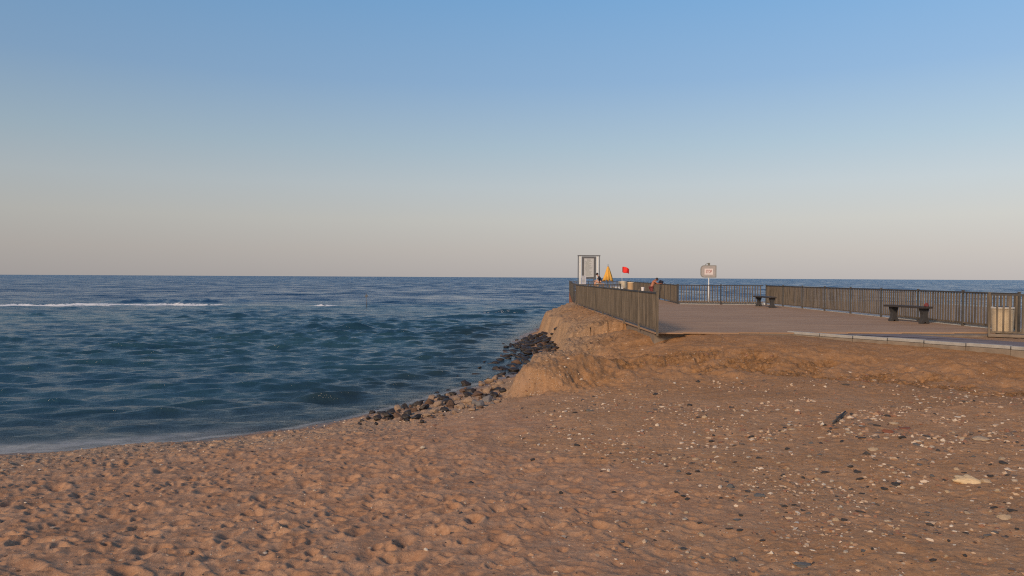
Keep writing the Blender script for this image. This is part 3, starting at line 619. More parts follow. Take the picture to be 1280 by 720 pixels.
# ------------------------------------------------------------ closed umbrella, flag
YU = 66.; c = P(760, 340, YU); r_ = root('closed_umbrella', (c.x, YU, DZ), 'closed yellow beach umbrella standing between the notice board and the flag', 'umbrella')
M_yel = mat('yellow_canvas', (.72, .36, .055), .85, var=(.80, .46, .10), scale=4, bump=.2)
zt = P(760, 333, YU).z-DZ; zb_ = P(760, 350.8, YU).z-DZ
mb = MB(); nseg = 32; rings = 14
for i in range(rings+1):
    f = i/rings; z_ = zt+(zb_-zt)*f; rr_ = .05+.32*f**.85
    for k in range(nseg):
        t = 2*math.pi*k/nseg; pl_ = 1+(.10+.22*f)*math.cos(8*t)+.06*math.sin(3*t+4*f); hem = -.09*math.cos(8*t+.4)*(f > .99)
        mb.v.append((rr_*pl_*math.cos(t), rr_*pl_*math.sin(t), z_+hem))
for i in range(rings):
    for k in range(nseg): q = i*nseg; mb.f.append((q+k, q+(k+1) % nseg, q+nseg+(k+1) % nseg, q+nseg+k))
mb.f.append(tuple(range(nseg))); o = mb.build('canopy', M_yel, r_, smooth=True); md = o.modifiers.new('solid', 'SOLIDIFY'); md.thickness = .01
mb = MB(); mb.tube([(0, 0, .06), (0, 0, zt+.20)], .022, 10); mb.build('pole', M_gal, r_, smooth=True)
mb = MB(); mb.tube([(0, 0, 0), (0, 0, .07), (0, 0, .10)], [.28, .26, .05], 20); mb.build('base', M_kerb, r_)
YF = 67.; c = P(777.6, 340, YF); r_ = root('flag', (c.x, YF, DZ), 'red warning flag flying from a thin white pole beside the cream drum', 'flag')
mb = MB(); mb.tube([(0, 0, 0), (0, 0, P(778, 332.5, YF).z-DZ)], [.022, .018], 8); mb.build('pole', M_white, r_, smooth=True)
zt = P(778, 333.4, YF).z-DZ; mb = MB(); nx, nz = 18, 8
for i in range(nx):
    for j in range(nz):
        u = i/(nx-1); v = j/(nz-1); mb.v.append((.025+.61*u, .07*math.sin(u*6.5+v), zt-.10*u-.12*u*u-v*(.50+.06*math.sin(u*5))+.05*math.sin(u*3)))
for i in range(nx-1):
    for j in range(nz-1): q = i*nz+j; mb.f.append((q, q+1, q+nz+1, q+nz))
o = mb.build('cloth', mat('bright_red_cloth', (.80, .025, .015), .7, var=(.70, .02, .015), scale=4), r_, smooth=True); md = o.modifiers.new('solid', 'SOLIDIFY'); md.thickness = .004

# ------------------------------------------------------------ white furniture behind the far left fence bay
M_plas = mat('white_plastic', (.66, .66, .66), .45, var=(.58, .59, .60), scale=6)
def table(px, Y, wx, wy, h, label):
    c = P(px, 355, Y); r_ = root('plastic_table', (c.x, Y, DZ), label, 'table')
    mb = MB(); mb.box(-wx/2, wx/2, -wy/2, wy/2, h-.035, h); mb.build('tabletop', M_plas, r_, bevel=.01)
    mb = MB(); mb.box(-wx/2+.03, wx/2-.03, -wy/2+.03, wy/2-.03, h-.11, h-.037); mb.build('apron', M_plas, r_)
    for i in (-1, 1):
        for j in (-1, 1): mb = MB(); mb.bar((i*(wx/2-.07), j*(wy/2-.07), h-.112), (i*(wx/2-.04), j*(wy/2-.04), 0), .05, .05); mb.build('leg', M_plas, r_)
    return r_
table(748, 54, .80, .8, .78, 'white plastic table below the seated lifeguard')
table(760, 53, .75, .8, .72, 'white plastic table under the closed yellow umbrella')
c = P(771, 358, 56); r_ = root('cool_box', (c.x, 56, DZ), 'large white storage chest on the boardwalk left of the cream drum', 'chest')
mb = MB(); mb.box(-.42, .42, -.3, .3, .03, .78); mb.build('body', M_plas, r_, bevel=.03)
mb = MB(); mb.box(-.44, .44, -.32, .32, .785, .86); mb.build('lid', M_plas, r_, bevel=.02)
mb = MB(); mb.box(-.10, .10, -.345, -.322, .70, .76); mb.build('latch', M_gal, r_)

# cup on the fence rail
fy = 22.55; c = P(802.7, 364, fy); fx = 4.0-.38*(fy-20.45)/21.45
mb = MB(); mb.tube([(0, 0, 0), (0, 0, .095), (0, 0, .10), (0, 0, .112)], [.040, .050, .054, .052], 20)
o = mb.build('paper_cup', mat('white_paper', (.74, .70, .68), .7), None, (fx, fy, DZ+1.1405)); tag(o, 'white paper cup standing on the top rail of the left-hand terrace fence', 'cup')

# ------------------------------------------------------------ people
M_skin = mat('tanned_skin', (.36, .13, .07), .6, var=(.42, .17, .10), scale=5)
M_skin2 = mat('light_skin', (.52, .27, .18), .6, var=(.58, .32, .22), scale=5)
M_hair = mat('dark_hair', (.015, .012, .012), .7, var=(.03, .022, .02), scale=30)
M_navy = mat('dark_navy_cloth', (.015, .018, .035), .9, var=(.03, .032, .05), scale=12)
M_shorts = mat('maroon_shorts', (.16, .035, .035), .9, var=(.20, .05, .05), scale=12)
def skin(name, m, parent, verts, edges, rad, sub=2, rootv=0):
    me = bpy.data.meshes.new(name); me.from_pydata(verts, edges, []); o = add(name, me, m, parent)
    sk = o.modifiers.new('skin', 'SKIN'); me.skin_vertices.new() if not me.skin_vertices else None
    for i, r0 in enumerate(rad):
        q = me.skin_vertices[0].data[i]; q.radius = (r0, r0) if not isinstance(r0, tuple) else r0; q.use_root = (i == rootv)
    sk.use_smooth_shade = True
    sb = o.modifiers.new('sub', 'SUBSURF'); sb.levels = sub; sb.render_levels = sub
    return o
def body(parent, J, m):
    """J: joints pelvis chest neck head headtop; per side hip knee ankle toe shoulder elbow wrist hand"""
    names = []; V = []; E = []; Rd = []
    def v(p, r0): V.append(tuple(p)); Rd.append(r0); return len(V)-1
    pe = v(J['pelvis'], (.135, .105)); mid = v((Vector(J['pelvis'])+Vector(J['chest']))/2, (.125, .10)); ch = v(J['chest'], (.15, .115))
    nk = v(J['neck'], .055); hd = v(J['head'], (.078, .092)); ht = v(J['top'], (.07, .08))
    E += [(pe, mid), (mid, ch), (ch, nk), (nk, hd), (hd, ht)]
    for s_ in 'LR':
        hp = v(J['hip'+s_], .095); kn = v(J['knee'+s_], .062); cf = v(Vector(J['knee'+s_]).lerp(Vector(J['ankle'+s_]), .3), .060); ak = v(J['ankle'+s_], .040); te = v(J['toe'+s_], (.045, .028))
        E += [(pe, hp), (hp, kn), (kn, cf), (cf, ak), (ak, te)]
        sh_ = v(J['sho'+s_], .062); eb = v(J['elb'+s_], .043); wr = v(J['wri'+s_], .028); hn = v(J['han'+s_], (.042, .022))
        E += [(ch, sh_), (sh_, eb), (eb, wr), (wr, hn)]
        W = Vector(J['wri'+s_]); Hn = Vector(J['han'+s_]); d = (Hn-W).normalized(); sidev = d.cross(Vector((0, 0, 1))).normalized()
        for k in range(4):
            off = sidev*(-.03+.02*k); ln = (.065, .078, .072, .055)[k]
            p1 = Hn+off+d*.03; p2 = p1+d*ln*.55+Vector((0, 0, -.012)); p3 = p2+d*ln*.35+Vector((0, 0, -.028))
            i1 = v(p1, .009); i2 = v(p2, .008); i3 = v(p3, .007); E += [(hn, i1), (i1, i2), (i2, i3)]
        t1 = W.lerp(Hn, .5)-sidev*.045+Vector((0, 0, -.005)); t2 = t1+d*.045-sidev*.012; a1 = v(t1, .011); a2 = v(t2, .009); E += [(hn, a1), (a1, a2)]
    o = skin('body', m, parent, V, E, Rd); return o
def head_bits(parent, hd, fwd, up, msk, mhair):
    hd = Vector(hd); fwd = Vector(fwd).normalized(); up = Vector(up).normalized(); sdv = fwd.cross(up).normalized()
    mb = MB(); mb.tube([hd-fwd*.02-up*.02, hd-fwd*.025+up*.03, hd-fwd*.02+up*.08, hd-fwd*.015+up*.125, hd-fwd*.01+up*.15], [.085, .103, .104, .075, .02], 16); mb.build('hair', mhair, parent, smooth=True)
    mb = MB(); mb.tube([hd+fwd*.085+up*.045, hd+fwd*.108+up*.01, hd+fwd*.085], [.008, .016, .010], 8)
    for s_ in (-1, 1): mb.tube([hd+sdv*s_*.082+up*.04, hd+sdv*s_*.094+up*.02-fwd*.01, hd+sdv*s_*.082-up*.01], [.010, .02, .010], 8)
    mb.build('face', msk, parent, smooth=True)
    mb = MB()
    for s_ in (-1, 1): mb.tube([hd+fwd*.083+up*.045+sdv*s_*.030, hd+fwd*.096+up*.045+sdv*s_*.030], [.010, .007], 8)
    mb.tube([hd+fwd*.088-up*.028-sdv*.022, hd+fwd*.094-up*.028, hd+fwd*.088-up*.028+sdv*.022], .005, 6)
    mb.build('eyes_and_mouth', M_hair, parent, smooth=True)
# leaning man: bends to the right over the rail, facing +X
c = P(815.5, 355, 52.0)
p1 = root('person', (c.x-.08, 52.0, DZ), 'tanned bare-backed person in maroon shorts leaning over the boardwalk fence', 'person')
J = dict(pelvis=(0, 0, .90), chest=(.17, 0, 1.24), neck=(.27, 0, 1.37), head=(.37, 0, 1.40), top=(.42, 0, 1.43),
         hipL=(0, .10, .86), kneeL=(.02, .12, .47), ankleL=(-.10, .12, .08), toeL=(.08, .13, .03), hipR=(0, -.10, .86), kneeR=(.08, -.12, .47), ankleR=(.02, -.12, .08), toeR=(.20, -.13, .03),
         shoL=(.20, .19, 1.30), elbL=(.40, .22, 1.13), wriL=(.60, .12, 1.155), hanL=(.68, .09, 1.165), shoR=(.20, -.19, 1.30), elbR=(.40, -.24, 1.13), wriR=(.60, -.14, 1.155), hanR=(.68, -.11, 1.165))
body(p1, J, M_skin); head_bits(p1, (.38, 0, 1.40), (.75, 0, -.65), (.65, 0, .75), M_skin, M_hair)
skin('shorts', M_shorts, p1, [(0, 0, .93), (0, .10, .85), (.015, .12, .56), (0, -.10, .85), (.05, -.12, .56)], [(0, 1), (1, 2), (0, 3), (3, 4)], [(.15, .125), .115, .10, .115, .10])
# dark bag on the boardwalk rail
bp_ = P(826.3, 352.6, 52.6); o = cloth_lump('black_bag', (9.9+3.3*(52.6-44.6)/41.2, 52.6, DZ+1.14), .17, .13, .16, M_navy, 9)
tag(o, 'black bag resting on the boardwalk fence rail right of the leaning person', 'bag')
# lifeguard on a high chair, facing -X
c = P(751.0, 352, YB-1.0); p2 = root('person', (c.x, YB-1.0, DZ), 'seated person in dark clothes with bare legs hunched on the high wooden chair', 'person')
SH = 1.06
J = dict(pelvis=(0, 0, SH+.12), chest=(-.13, 0, SH+.46), neck=(-.23, 0, SH+.60), head=(-.29, 0, SH+.70), top=(-.30, 0, SH+.79),
         hipL=(-.03, .10, SH+.10), kneeL=(-.46, .14, SH+.12), ankleL=(-.50, .14, SH-.32), toeL=(-.66, .15, SH-.36), hipR=(-.03, -.10, SH+.10), kneeR=(-.46, -.14, SH+.12), ankleR=(-.46, -.14, SH-.32), toeR=(-.62, -.15, SH-.36),
         shoL=(-.14, .19, SH+.53), elbL=(-.26, .24, SH+.28), wriL=(-.42, .16, SH+.22), hanL=(-.49, .13, SH+.21), shoR=(-.14, -.19, SH+.53), elbR=(-.26, -.24, SH+.28), wriR=(-.42, -.16, SH+.22), hanR=(-.49, -.13, SH+.21))
body(p2, J, M_skin2); head_bits(p2, (-.30, 0, SH+.72), (-.9, 0, -.4), (-.4, 0, .9), M_skin2, M_hair)
skin('jacket', M_navy, p2, [(.01, 0, SH+.13), (-.05, 0, SH+.30), (-.13, 0, SH+.47), (-.14, .20, SH+.53), (-.25, .24, SH+.29), (-.14, -.20, SH+.53), (-.25, -.24, SH+.29), (-.20, 0, SH+.57)],
     [(0, 1), (1, 2), (2, 3), (3, 4), (2, 5), (5, 6), (2, 7)], [(.17, .145), (.165, .13), (.18, .14), .085, .065, .085, .065, .075])
M_wood = mat('sun_bleached_wood', (.34, .22, .13), .85, var=(.46, .32, .20), scale=8, stretch=(8, 8, 1))
r_ = root('lifeguard_chair', (c.x, YB-1.0, DZ), 'tall wooden lifeguard chair with the hunched person sitting on it', 'chair')
mb = MB(); mb.box(-.30, .26, -.30, .30, SH-.05, SH-.005); mb.build('seat', M_wood, r_)
for i, x in ((0, -.26), (1, .22)):
    for y in (-.26, .26): mb = MB(); mb.bar((x, y, SH-.052), (x*1.35, y*1.25, 0), .07, .07); mb.build('leg', M_wood, r_)
mb = MB(); mb.box(-.36, -.26, -.30, .30, .52, .56); mb.build('footrest', M_wood, r_)

# ------------------------------------------------------------ marker pole out on the reef
c = Pz(458.5, 384.2, 0); r_ = root('marker_pole', (c.x, c.y, -.8), 'thin leaning marker pole standing alone out in the sea', 'pole')
top = P(457.6, 365.5, c.y); mb = MB(); mb.tube([(0, 0, 0), (top.x-c.x, 0, top.z+.8)], [.032, .024], 8); mb.build('shaft', M_gal, r_, smooth=True)
mb = MB(); mb.bar((top.x-c.x-.07, 0, top.z+.35), (top.x-c.x+.14, 0, top.z+.52), .05, .22); mb.build('top_mark', M_gal, r_)

# ------------------------------------------------------------ rocks and stones
import bmesh
def rock_mesh(name, seed, sub=3, rough=.45, planes=13):
    rs = random.Random(seed); bm = bmesh.new(); bmesh.ops.create_icosphere(bm, subdivisions=sub, radius=1)
    cuts = []
    for k in range(planes):
        d = Vector((rs.gauss(0, 1), rs.gauss(0, 1), rs.gauss(0, 1))).normalized(); cuts.append((d, rs.uniform(.5, .82)))
    co_ = np.array([v.co[:] for v in bm.verts])
    n1 = fbm(co_[:, 0]*1.1+seed, co_[:, 1]*1.1+co_[:, 2]*1.7, 3, seed); n2 = fbm(co_[:, 0]*3+seed, co_[:, 1]*3-co_[:, 2]*3.3, 2, seed+9)
    for i, v in enumerate(bm.verts):
        p = v.co*(1+rough*float(n1[i])+.10*float(n2[i]))
        for d, q in cuts:
            t = p.dot(d)
            if t > q: p = p-d*(t-q)*.96
        v.co = p
    for f in bm.faces: f.smooth = sub >= 3
    me = bpy.data.meshes.new(name); bm.to_mesh(me); bm.free(); return me
def rock_mat(name, a_, b_, rough=.85, sc=3):
    return mat(name, a_, rough, var=b_, scale=sc, amt=.7, bump=.6, bscale=7)
RM = {'dark': rock_mat('wet_dark_rock', (.014, .012, .011), (.055, .040, .030), .5), 'brown': rock_mat('brown_rock', (.075, .045, .03), (.17, .10, .065)),
      'tan': rock_mat('tan_rock', (.20, .13, .085), (.40, .28, .19)), 'grey': rock_mat('grey_rock', (.11, .105, .11), (.22, .20, .19))}
base = {}
for k in RM:
    base[k] = []
    for i in range(5):
        me = rock_mesh('rock', 10+i*7+len(base)*31); me.materials.append(RM[k]); base[k].append(me)
def rock(kind, x, y, s_, label, group=None, z=None, name='shore_rock', flat=.75, cat='rock'):
    o = bpy.data.objects.new(name, random.choice(base[kind])); COL.objects.link(o)
    o.scale = (s_*random.uniform(.85, 1.3), s_*random.uniform(.8, 1.15), s_*random.uniform(flat*.8, flat*1.15))
    o.rotation_euler = (random.uniform(-.3, .3), random.uniform(-.3, .3), random.uniform(0, 6.28))
    o.location = (x, y, (hz(x, y) if z is None else z)+s_*.22); return tag(o, label, cat, group)
# rock heap at the foot of the near bluff: (photo x, y, radius in photo pixels, kind)
G1 = ('dark wet rock in the heap between the near bluff and the water', 'dark rocks at the foot of the near bluff')
G2 = ('pale tan rock in the heap between the near bluff and the water', 'pale rocks at the foot of the near bluff')
G4 = ('brown rock in the heap between the near bluff and the water', 'brown rocks at the foot of the near bluff')
heap = [(575, 476, 9, 'dark'), (596, 473, 8, 'dark'), (583, 483, 8, 'dark'), (590, 491, 8, 'dark'), (602, 468, 5, 'dark'), (566, 480, 4, 'dark'),
        (603, 482, 7, 'tan'), (612, 478, 7, 'tan'), (619, 474, 7, 'tan'), (608, 490, 8, 'tan'), (620, 486, 7, 'tan'), (597, 495, 8, 'brown'), (585, 503, 8, 'tan'),
        (618, 496, 8, 'dark'), (610, 502, 8, 'grey'), (600, 508, 8, 'grey'), (594, 505, 6, 'grey'), (572, 500, 7, 'tan'), (577, 510, 7, 'tan'), (563, 508, 8, 'brown'), (553, 500, 8, 'dark'), (541, 499, 7, 'tan'),
        (548, 507, 9, 'tan'), (538, 505, 7, 'brown'), (556, 514, 7, 'dark'), (543, 516, 8, 'tan'), (530, 511, 7, 'dark'), (533, 520, 6, 'tan'), (520, 508, 7, 'dark'), (517, 515, 7, 'brown'), (505, 511, 7, 'dark'),
        (510, 519, 7, 'dark'), (498, 513, 8, 'tan'), (490, 517, 8, 'dark'), (497, 522, 8, 'brown'), (485, 522, 8, 'dark'), (478, 518, 7, 'dark'), (473, 524, 7, 'dark'), (508, 525, 8, 'dark'), (521, 523, 7, 'dark'),
        (466, 517, 5, 'dark'), (461, 525, 5, 'dark'), (463, 516, 4, 'dark'), (452, 527, 4, 'dark'), (625, 480, 6, 'tan'), (615, 466, 5, 'dark'), (606, 498, 6, 'dark'), (586, 496, 7, 'dark'),
        (566, 494, 6, 'dark'), (560, 503, 6, 'dark'), (525, 505, 5, 'dark'), (547, 493, 5, 'dark'), (622, 503, 5, 'tan'), (630, 462, 4, 'dark'), (632, 455, 4, 'dark'), (640, 449, 4, 'dark'), (618, 460, 4, 'dark'), (626, 456, 3.5, 'dark'), (590, 513, 5, 'tan'), (470, 531, 4, 'dark'), (450, 531, 3, 'dark'),
        (528, 528, 4, 'dark'), (568, 517, 5, 'tan'), (553, 520, 4, 'tan'), (580, 490, 6, 'brown'), (628, 490, 6, 'dark'), (627, 470, 6, 'dark')]
for px, py, rp, kd in heap:
    g_ = hit(px, py); d = g_.y
    gg = {'dark': G1, 'tan': G2, 'brown': G4, 'grey': ('grey rock at the landward side of the heap below the near bluff', 'grey rocks below the near bluff')}[kd]
    rock(kd, g_.x, g_.y, rp*d/930*.98, *gg)
    if rp > 5:
        for k in range(3):
            q = hit(px+random.uniform(-9, 9), py+random.uniform(-5, 4)); k2 = kd if random.random() < .6 else random.choice(['dark', 'tan', 'brown'])
            gg = {'dark': G1, 'tan': G2, 'brown': G4, 'grey': ('grey rock at the landward side of the heap below the near bluff', 'grey rocks below the near bluff')}[k2]
            rock(k2, q.x, q.y, random.uniform(2.2, 4)*q.y/930, *gg)
for k in range(46):
    y = random.uniform(23, 31.5); x = random.uniform(-.75, .5)+(y-26)*.05-(.25 if y < 25 else 0)
    rock('dark' if random.random() < .85 else 'brown', x, y, random.uniform(.07, .24), 'dark wet rock awash in the narrow water between the two rock heaps', 'rocks awash between the heaps', z=random.uniform(-.10, .0), flat=.55)
# rocks of the cove under the far headland
G3 = ('black wet rock in the cove under the far headland', 'black rocks in the far cove')
for k in range(120):
    t = random.random(); px = 690-52*t+random.uniform(-6, 9); py = 436-8*t+random.uniform(-18, 3)*(1-.55*t)
    if px > 700: continue
    g_ = Pz(px, py, .25); zz = max(hz(g_.x, g_.y), -.12)
    rock('dark' if random.random() < .93 else 'brown', g_.x, g_.y, random.uniform(3.2, 7.5)*g_.y/930*(1-.45*t), *G3, z=zz, flat=.6)
for px, py, rp in ((632, 434, 4), (640, 438, 3), (605, 452, 2.5), (617, 450, 3), (628, 446, 3), (579, 427, 2), (600, 459, 3), (646, 426, 3), (655, 421, 3), (630, 430, 2.5), (610, 447, 2)):
    g_ = Pz(px, py, 0); rock('dark', g_.x, g_.y, rp*g_.y/930, 'small dark rock awash in the shallows off the coves', 'rocks awash off the coves', z=-.02, flat=.5)

# single stones lying on the beach
M_st = {'boulder': rock_mat('cream_boulder', (.55, .40, .23), (.68, .53, .34), sc=2), 'cream': rock_mat('cream_stone', (.38, .27, .17), (.52, .40, .27), sc=2), 'white': rock_mat('white_stone', (.42, .34, .26), (.53, .45, .36), sc=2),
        'black': rock_mat('black_stone', (.028, .026, .027), (.065, .058, .055), sc=2), 'slate': rock_mat('slate_stone', (.10, .10, .10), (.16, .155, .15), sc=2), 'rust': rock_mat('red_brown_stone', (.17, .055, .03), (.25, .10, .06), sc=2)}
sb = {}
for k in M_st:
    sb[k] = []
    for i in range(4):
        me = rock_mesh('stone', 200+i*5+len(sb)*17, sub=3, planes=9); me.materials.append(M_st[k]); sb[k].append(me)
def stone(kd, px, py, wpx, hpx, label, group=None, name='beach_stone', cat='stone', mi=None, rz=None):
    g_ = hit(px, py+hpx*.35); dd = math.hypot(g_.x, g_.y); k = dd/930
    o = bpy.data.objects.new(name, sb[kd][mi if mi is not None else random.randrange(4)]); COL.objects.link(o)
    sx_ = wpx*k/2*.95; szz = max(hpx*k/2*.75, sx_*.22); o.scale = (sx_, sx_*random.uniform(.6, .9), szz)
    o.rotation_euler = (random.uniform(-.12, .12), random.uniform(-.15, .15), rz if rz is not None else random.choice([0, math.pi])+random.uniform(-.5, .5))
    o.location = (g_.x, g_.y, g_.z+szz*.12); return tag(o, label, cat, group)
uniq = [('boulder', 1211, 597, 36, 17, 'largest cream boulder half buried in the sand at the right', 'beach_boulder'), ('cream', 1232, 600, 14, 9, 'cream lump touching the right end of the largest boulder', 'beach_stone'),
        ('white', 528, 559, 12, 8, 'lone white stone on the sand below the rock heap', 'beach_stone'), ('cream', 1225, 546, 24, 7, 'low sandy-coloured slab at the right foot of the bank', 'beach_stone'),
        ('rust', 1131, 534, 19, 6, 'flat red-brown piece lying beside the dark one in the stony patch', 'driftwood'), ('rust', 1111, 538, 17, 9, 'dark red-brown tilted piece in the stony patch', 'driftwood'),
        ('black', 1111, 519, 13, 4, 'thin black slab above the red-brown pieces', 'beach_stone'), ('black', 1128, 545, 14, 6, 'black wedge just below the red-brown pieces', 'beach_stone'),
        ('cream', 1118, 528, 12, 6, 'yellowish stone above the flat red-brown piece', 'beach_stone'), ('white', 1148, 551, 9, 4, 'white flat stone on a dark one in the stony patch', 'beach_stone'),
        ('slate', 1147, 555, 10, 4, 'dark slab under the white flat stone', 'beach_stone'), ('cream', 1092, 560, 13, 8, 'cream stone below the dark stick in the stony patch', 'beach_stone'),
        ('slate', 912, 606, 9, 9, 'round slate-grey stone standing alone in the middle right sand', 'beach_stone'), ('slate', 951, 618, 16, 6, 'long slate-coloured stone with a pale one at its left', 'beach_stone'),
        ('black', 701, 615, 6, 7, 'black lump left of centre on the smooth sand', 'beach_stone'), ('black', 656, 635, 6, 6, 'small black lump lowest on the smooth sand near the centre', 'beach_stone'),
        ('slate', 915, 698, 11, 9, 'dark rounded stone at the bottom edge of the sand', 'beach_stone'), ('cream', 877, 667, 12, 7, 'pinkish oval stone among gravel at the bottom centre right', 'beach_stone'),
        ('slate', 1003, 704, 22, 8, 'flat grey stone nearly buried at the bottom edge', 'beach_stone'), ('black', 1120, 604, 12, 7, 'black stone in the cluster left of the largest boulder', 'beach_stone'),
        ('white', 1140, 608, 8, 8, 'knobbly white stone in the cluster left of the largest boulder', 'beach_stone'), ('black', 1166, 699, 11, 6, 'black stone with ochre chips beside it at the bottom right', 'beach_stone'),
        ('cream', 1256, 645, 16, 11, 'ochre stone beside a black one at the far right edge', 'beach_stone'), ('black', 1264, 637, 12, 6, 'black stone beside the ochre one at the far right edge', 'beach_stone'),
        ('cream', 1044, 648, 9, 8, 'cream round stone with a black one at its right', 'beach_stone'), ('black', 1056, 649, 10, 6, 'black stone at the right of the cream round stone', 'beach_stone'),
        ('white', 1057, 689, 7, 7, 'bright white pebble at the bottom right of the gravel', 'beach_stone'), ('cream', 962, 547, 13, 6, 'pale flat stone at the left of the stony patch', 'beach_stone'),
        ('cream', 1253, 572, 11, 7, 'cream stone below the low slab at the right edge', 'beach_stone'), ('black', 1256, 578, 12, 5, 'black stone under the cream one at the right edge', 'beach_stone')]
for kd, px, py, w_, h_, lb, nm in uniq: stone(kd, px, py, w_, h_, lb, name=nm, cat={'driftwood': 'driftwood', 'beach_boulder': 'boulder'}.get(nm, 'stone'))
blk = [(845, 614), (855, 619), (858, 623), (931, 619), (901, 622), (983, 632), (993, 630), (1004, 637), (982, 640), (1009, 641), (926, 643), (921, 649), (912, 660), (925, 662), (818, 675), (777, 676), (953, 675), (875, 653), (879, 697),
       (1062, 583), (1073, 589), (1082, 608), (1078, 616), (1104, 610), (1165, 594), (1180, 599), (1242, 633), (1207, 665), (1187, 675), (1160, 640), (1090, 685), (1080, 688), (1243, 664), (1234, 668), (1206, 694), (1238, 580), (979, 593), (1025, 567),
       (975, 538), (940, 544), (949, 571), (918, 577), (861, 592), (871, 588), (848, 588), (783, 560), (815, 535), (873, 476), (812, 514), (862, 505), (820, 492), (720, 555), (719, 515), (737, 512), (666, 573), (780, 652), (767, 615), (1013, 553), (588, 602), (1052, 551),
       (1030, 530), (1044, 525), (1050, 521), (1030, 590), (1075, 597), (1205, 590), (1270, 660), (1216, 570), (1150, 580), (1098, 531), (985, 560), (1005, 596), (890, 551), (1236, 594)]
for px, py in blk: stone(random.choice(['black', 'black', 'slate']), px+random.uniform(-1, 1), py, random.uniform(5, 11), random.uniform(3, 6), 'small dark stone among the pale gravel on the right half of the beach', 'small dark stones on the beach')
pal = [(804, 627), (818, 630), (855, 648), (858, 640), (912, 655), (960, 652), (1001, 668), (985, 672), (1041, 654), (1093, 661), (1103, 666), (1064, 678), (1121, 660), (1109, 650), (1051, 634), (1091, 628), (1237, 638), (1248, 612), (1184, 614),
       (1183, 694), (971, 640), (1020, 585), (1023, 598), (1040, 600), (1068, 574), (1060, 540), (1076, 541), (1084, 538), (974, 578), (936, 571), (900, 584), (869, 573), (843, 572), (892, 564), (874, 543), (988, 530), (990, 536), (978, 538), (1058, 535), (1164, 558),
       (1120, 590), (1135, 575), (985, 585), (1010, 605), (1192, 540), (1203, 547), (685, 564), (693, 532), (880, 520), (789, 492), (833, 487), (793, 574), (805, 577), (863, 697), (859, 690), (901, 701), (801, 665), (808, 660), (788, 682), (1237, 698), (1210, 640), (1268, 600), (1195, 585), (925, 625), (940, 612), (1012, 569)]
for px, py in pal: stone(random.choice(['cream', 'white', 'cream']), px+random.uniform(-1, 1), py, random.uniform(5, 10), random.uniform(4, 6.5), 'small pale stone among the dark pebbles on the right half of the beach', 'small pale stones on the beach')
# driftwood stick
a_ = hit(1041, 531); b_ = hit(1057, 517); mb = MB(); mb.tube([Vector((0, 0, .02)), (b_-a_)*.5+Vector((.02, 0, .05)), (b_-a_)+Vector((0, 0, .03))], [.010, .018, .010], 8)
tag(mb.build('driftwood', M_st['black'], None, a_, smooth=True), 'black driftwood stick pointing up the bank at the left of the stony patch', 'driftwood')

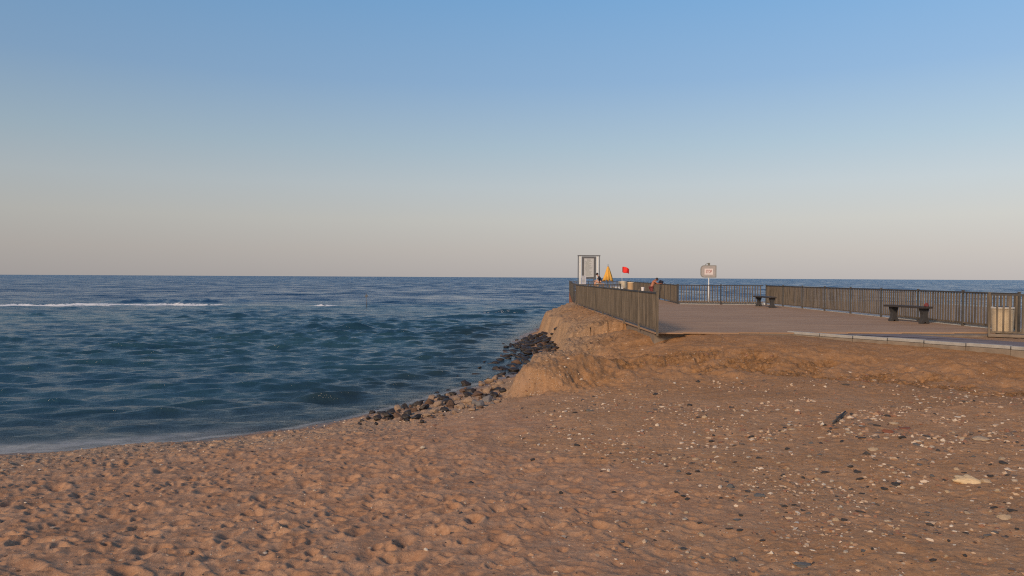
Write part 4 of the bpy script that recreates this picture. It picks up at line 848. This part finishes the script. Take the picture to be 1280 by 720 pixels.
# gravel: far too many to count, one mesh per colour family would split it, so one mesh with a colour attribute
def make_gravel():
    bm = bmesh.new(); bmesh.ops.create_icosphere(bm, subdivisions=1, radius=1); bv = np.array([v.co[:] for v in bm.verts]); bf = np.array([[v.index for v in f.verts] for f in bm.faces]); bm.free()
    N = 60000; r = np.random.default_rng(3)
    th = r.uniform(-40, 42, N)*math.pi/180; rr = 3.0*(8.5**r.random(N)); x = rr*np.sin(th); y = rr*np.cos(th)
    d = seg_dist(x, y, SHORE); s = seg_dist(x, y, TOE)
    gravel = ss((x-.1+.15*(y-6)+1.5*perlin(x*.5, y*.5, 8))/3.0); strand = np.exp(-((d-1.4)/1.3)**2)*ss((x+13)/6)
    clump = ss((fbm(x*.9, y*.9, 3, 13)+.25)/.7)
    dens = .02+.62*gravel*(clump*.9+.1)*(1-.75*ss((s-.9)/1.2))+.8*strand
    patch = np.exp(-(((x-5.2)/2.6)**2+((y-10.6)/2.2)**2)); cdm = clods(x, y); dens = dens+.35*patch*clump+.45*cdm
    keep = (r.random(N) < dens) & (d > .15) & ~((x > 3.8) & (y > 20.5)) & ~((s > 1.5) & (r.random(N) < .7))
    inp = ((x-K0.x)*KN.x+(y-K0.y)*KN.y) > -.1; keep &= ~(inp & (x > 7))
    x = x[keep]; y = y[keep]; cdm = cdm[keep]; patch = patch[keep]; n = len(x); z = height(x, y); rd = np.hypot(x, y)
    sz = (.0045+.0022*rd**.55)*np.exp(r.normal(0, .48, n)); sz = np.minimum(np.clip(sz, .004, .035), .011+.0017*rd)*(1-.45*strand[keep])*(1+.5*patch+.5*cdm)
    V = bv[None]*(1+r.normal(0, .30, (n, len(bv), 1)))
    sc = np.stack([sz*r.uniform(.8, 1.7, n), sz*r.uniform(.7, 1.1, n), sz*r.uniform(.4, .8, n)], -1); V = V*sc[:, None]
    an = r.uniform(0, 6.28, n); c = np.cos(an)[:, None]; q = np.sin(an)[:, None]
    X_ = V[..., 0]*c-V[..., 1]*q+x[:, None]; Y_ = V[..., 0]*q+V[..., 1]*c+y[:, None]; Z_ = V[..., 2]+(z+sz*.02)[:, None]
    F = (bf[None]+(np.arange(n)*len(bv))[:, None, None]).reshape(-1, 3)
    me = np_mesh('gravel', np.stack([X_, Y_, Z_], -1).reshape(-1, 3), F, False)
    tone = r.random(n); tone = np.where((cdm > .3) & (r.random(n) < .85), .28+.28*tone, tone); attr(me, 'tone', np.repeat(tone, len(bv)))
    m = bpy.data.materials.new('gravel'); m.use_nodes = True; nn = m.node_tree; cr = nd(nn, 'ShaderNodeValToRGB'); cr.color_ramp.interpolation = 'CONSTANT'
    pal_ = [(0, (.055, .048, .045)), (.09, (.14, .105, .085)), (.24, (.26, .13, .08)), (.40, (.38, .23, .14)), (.60, (.48, .35, .24)), (.80, (.58, .47, .36)), (.94, (.60, .52, .42))]
    cr.color_ramp.elements[0].color = (*pal_[0][1], 1); cr.color_ramp.elements[0].position = 0; cr.color_ramp.elements[1].position = pal_[1][0]; cr.color_ramp.elements[1].color = (*pal_[1][1], 1)
    for p_, c_ in pal_[2:]: e = cr.color_ramp.elements.new(p_); e.color = (*c_, 1)
    nn.links.new(attrib(nn, 'tone'), cr.inputs[0]); nn.links.new(cr.outputs[0], nn.nodes['Principled BSDF'].inputs['Base Color']); nn.nodes['Principled BSDF'].inputs['Roughness'].default_value = .8
    o = tag(add('gravel', me, m), 'fine gravel and shell grit scattered over the beach', 'gravel', kind='stuff')
    print('gravel pieces', n)
make_gravel()
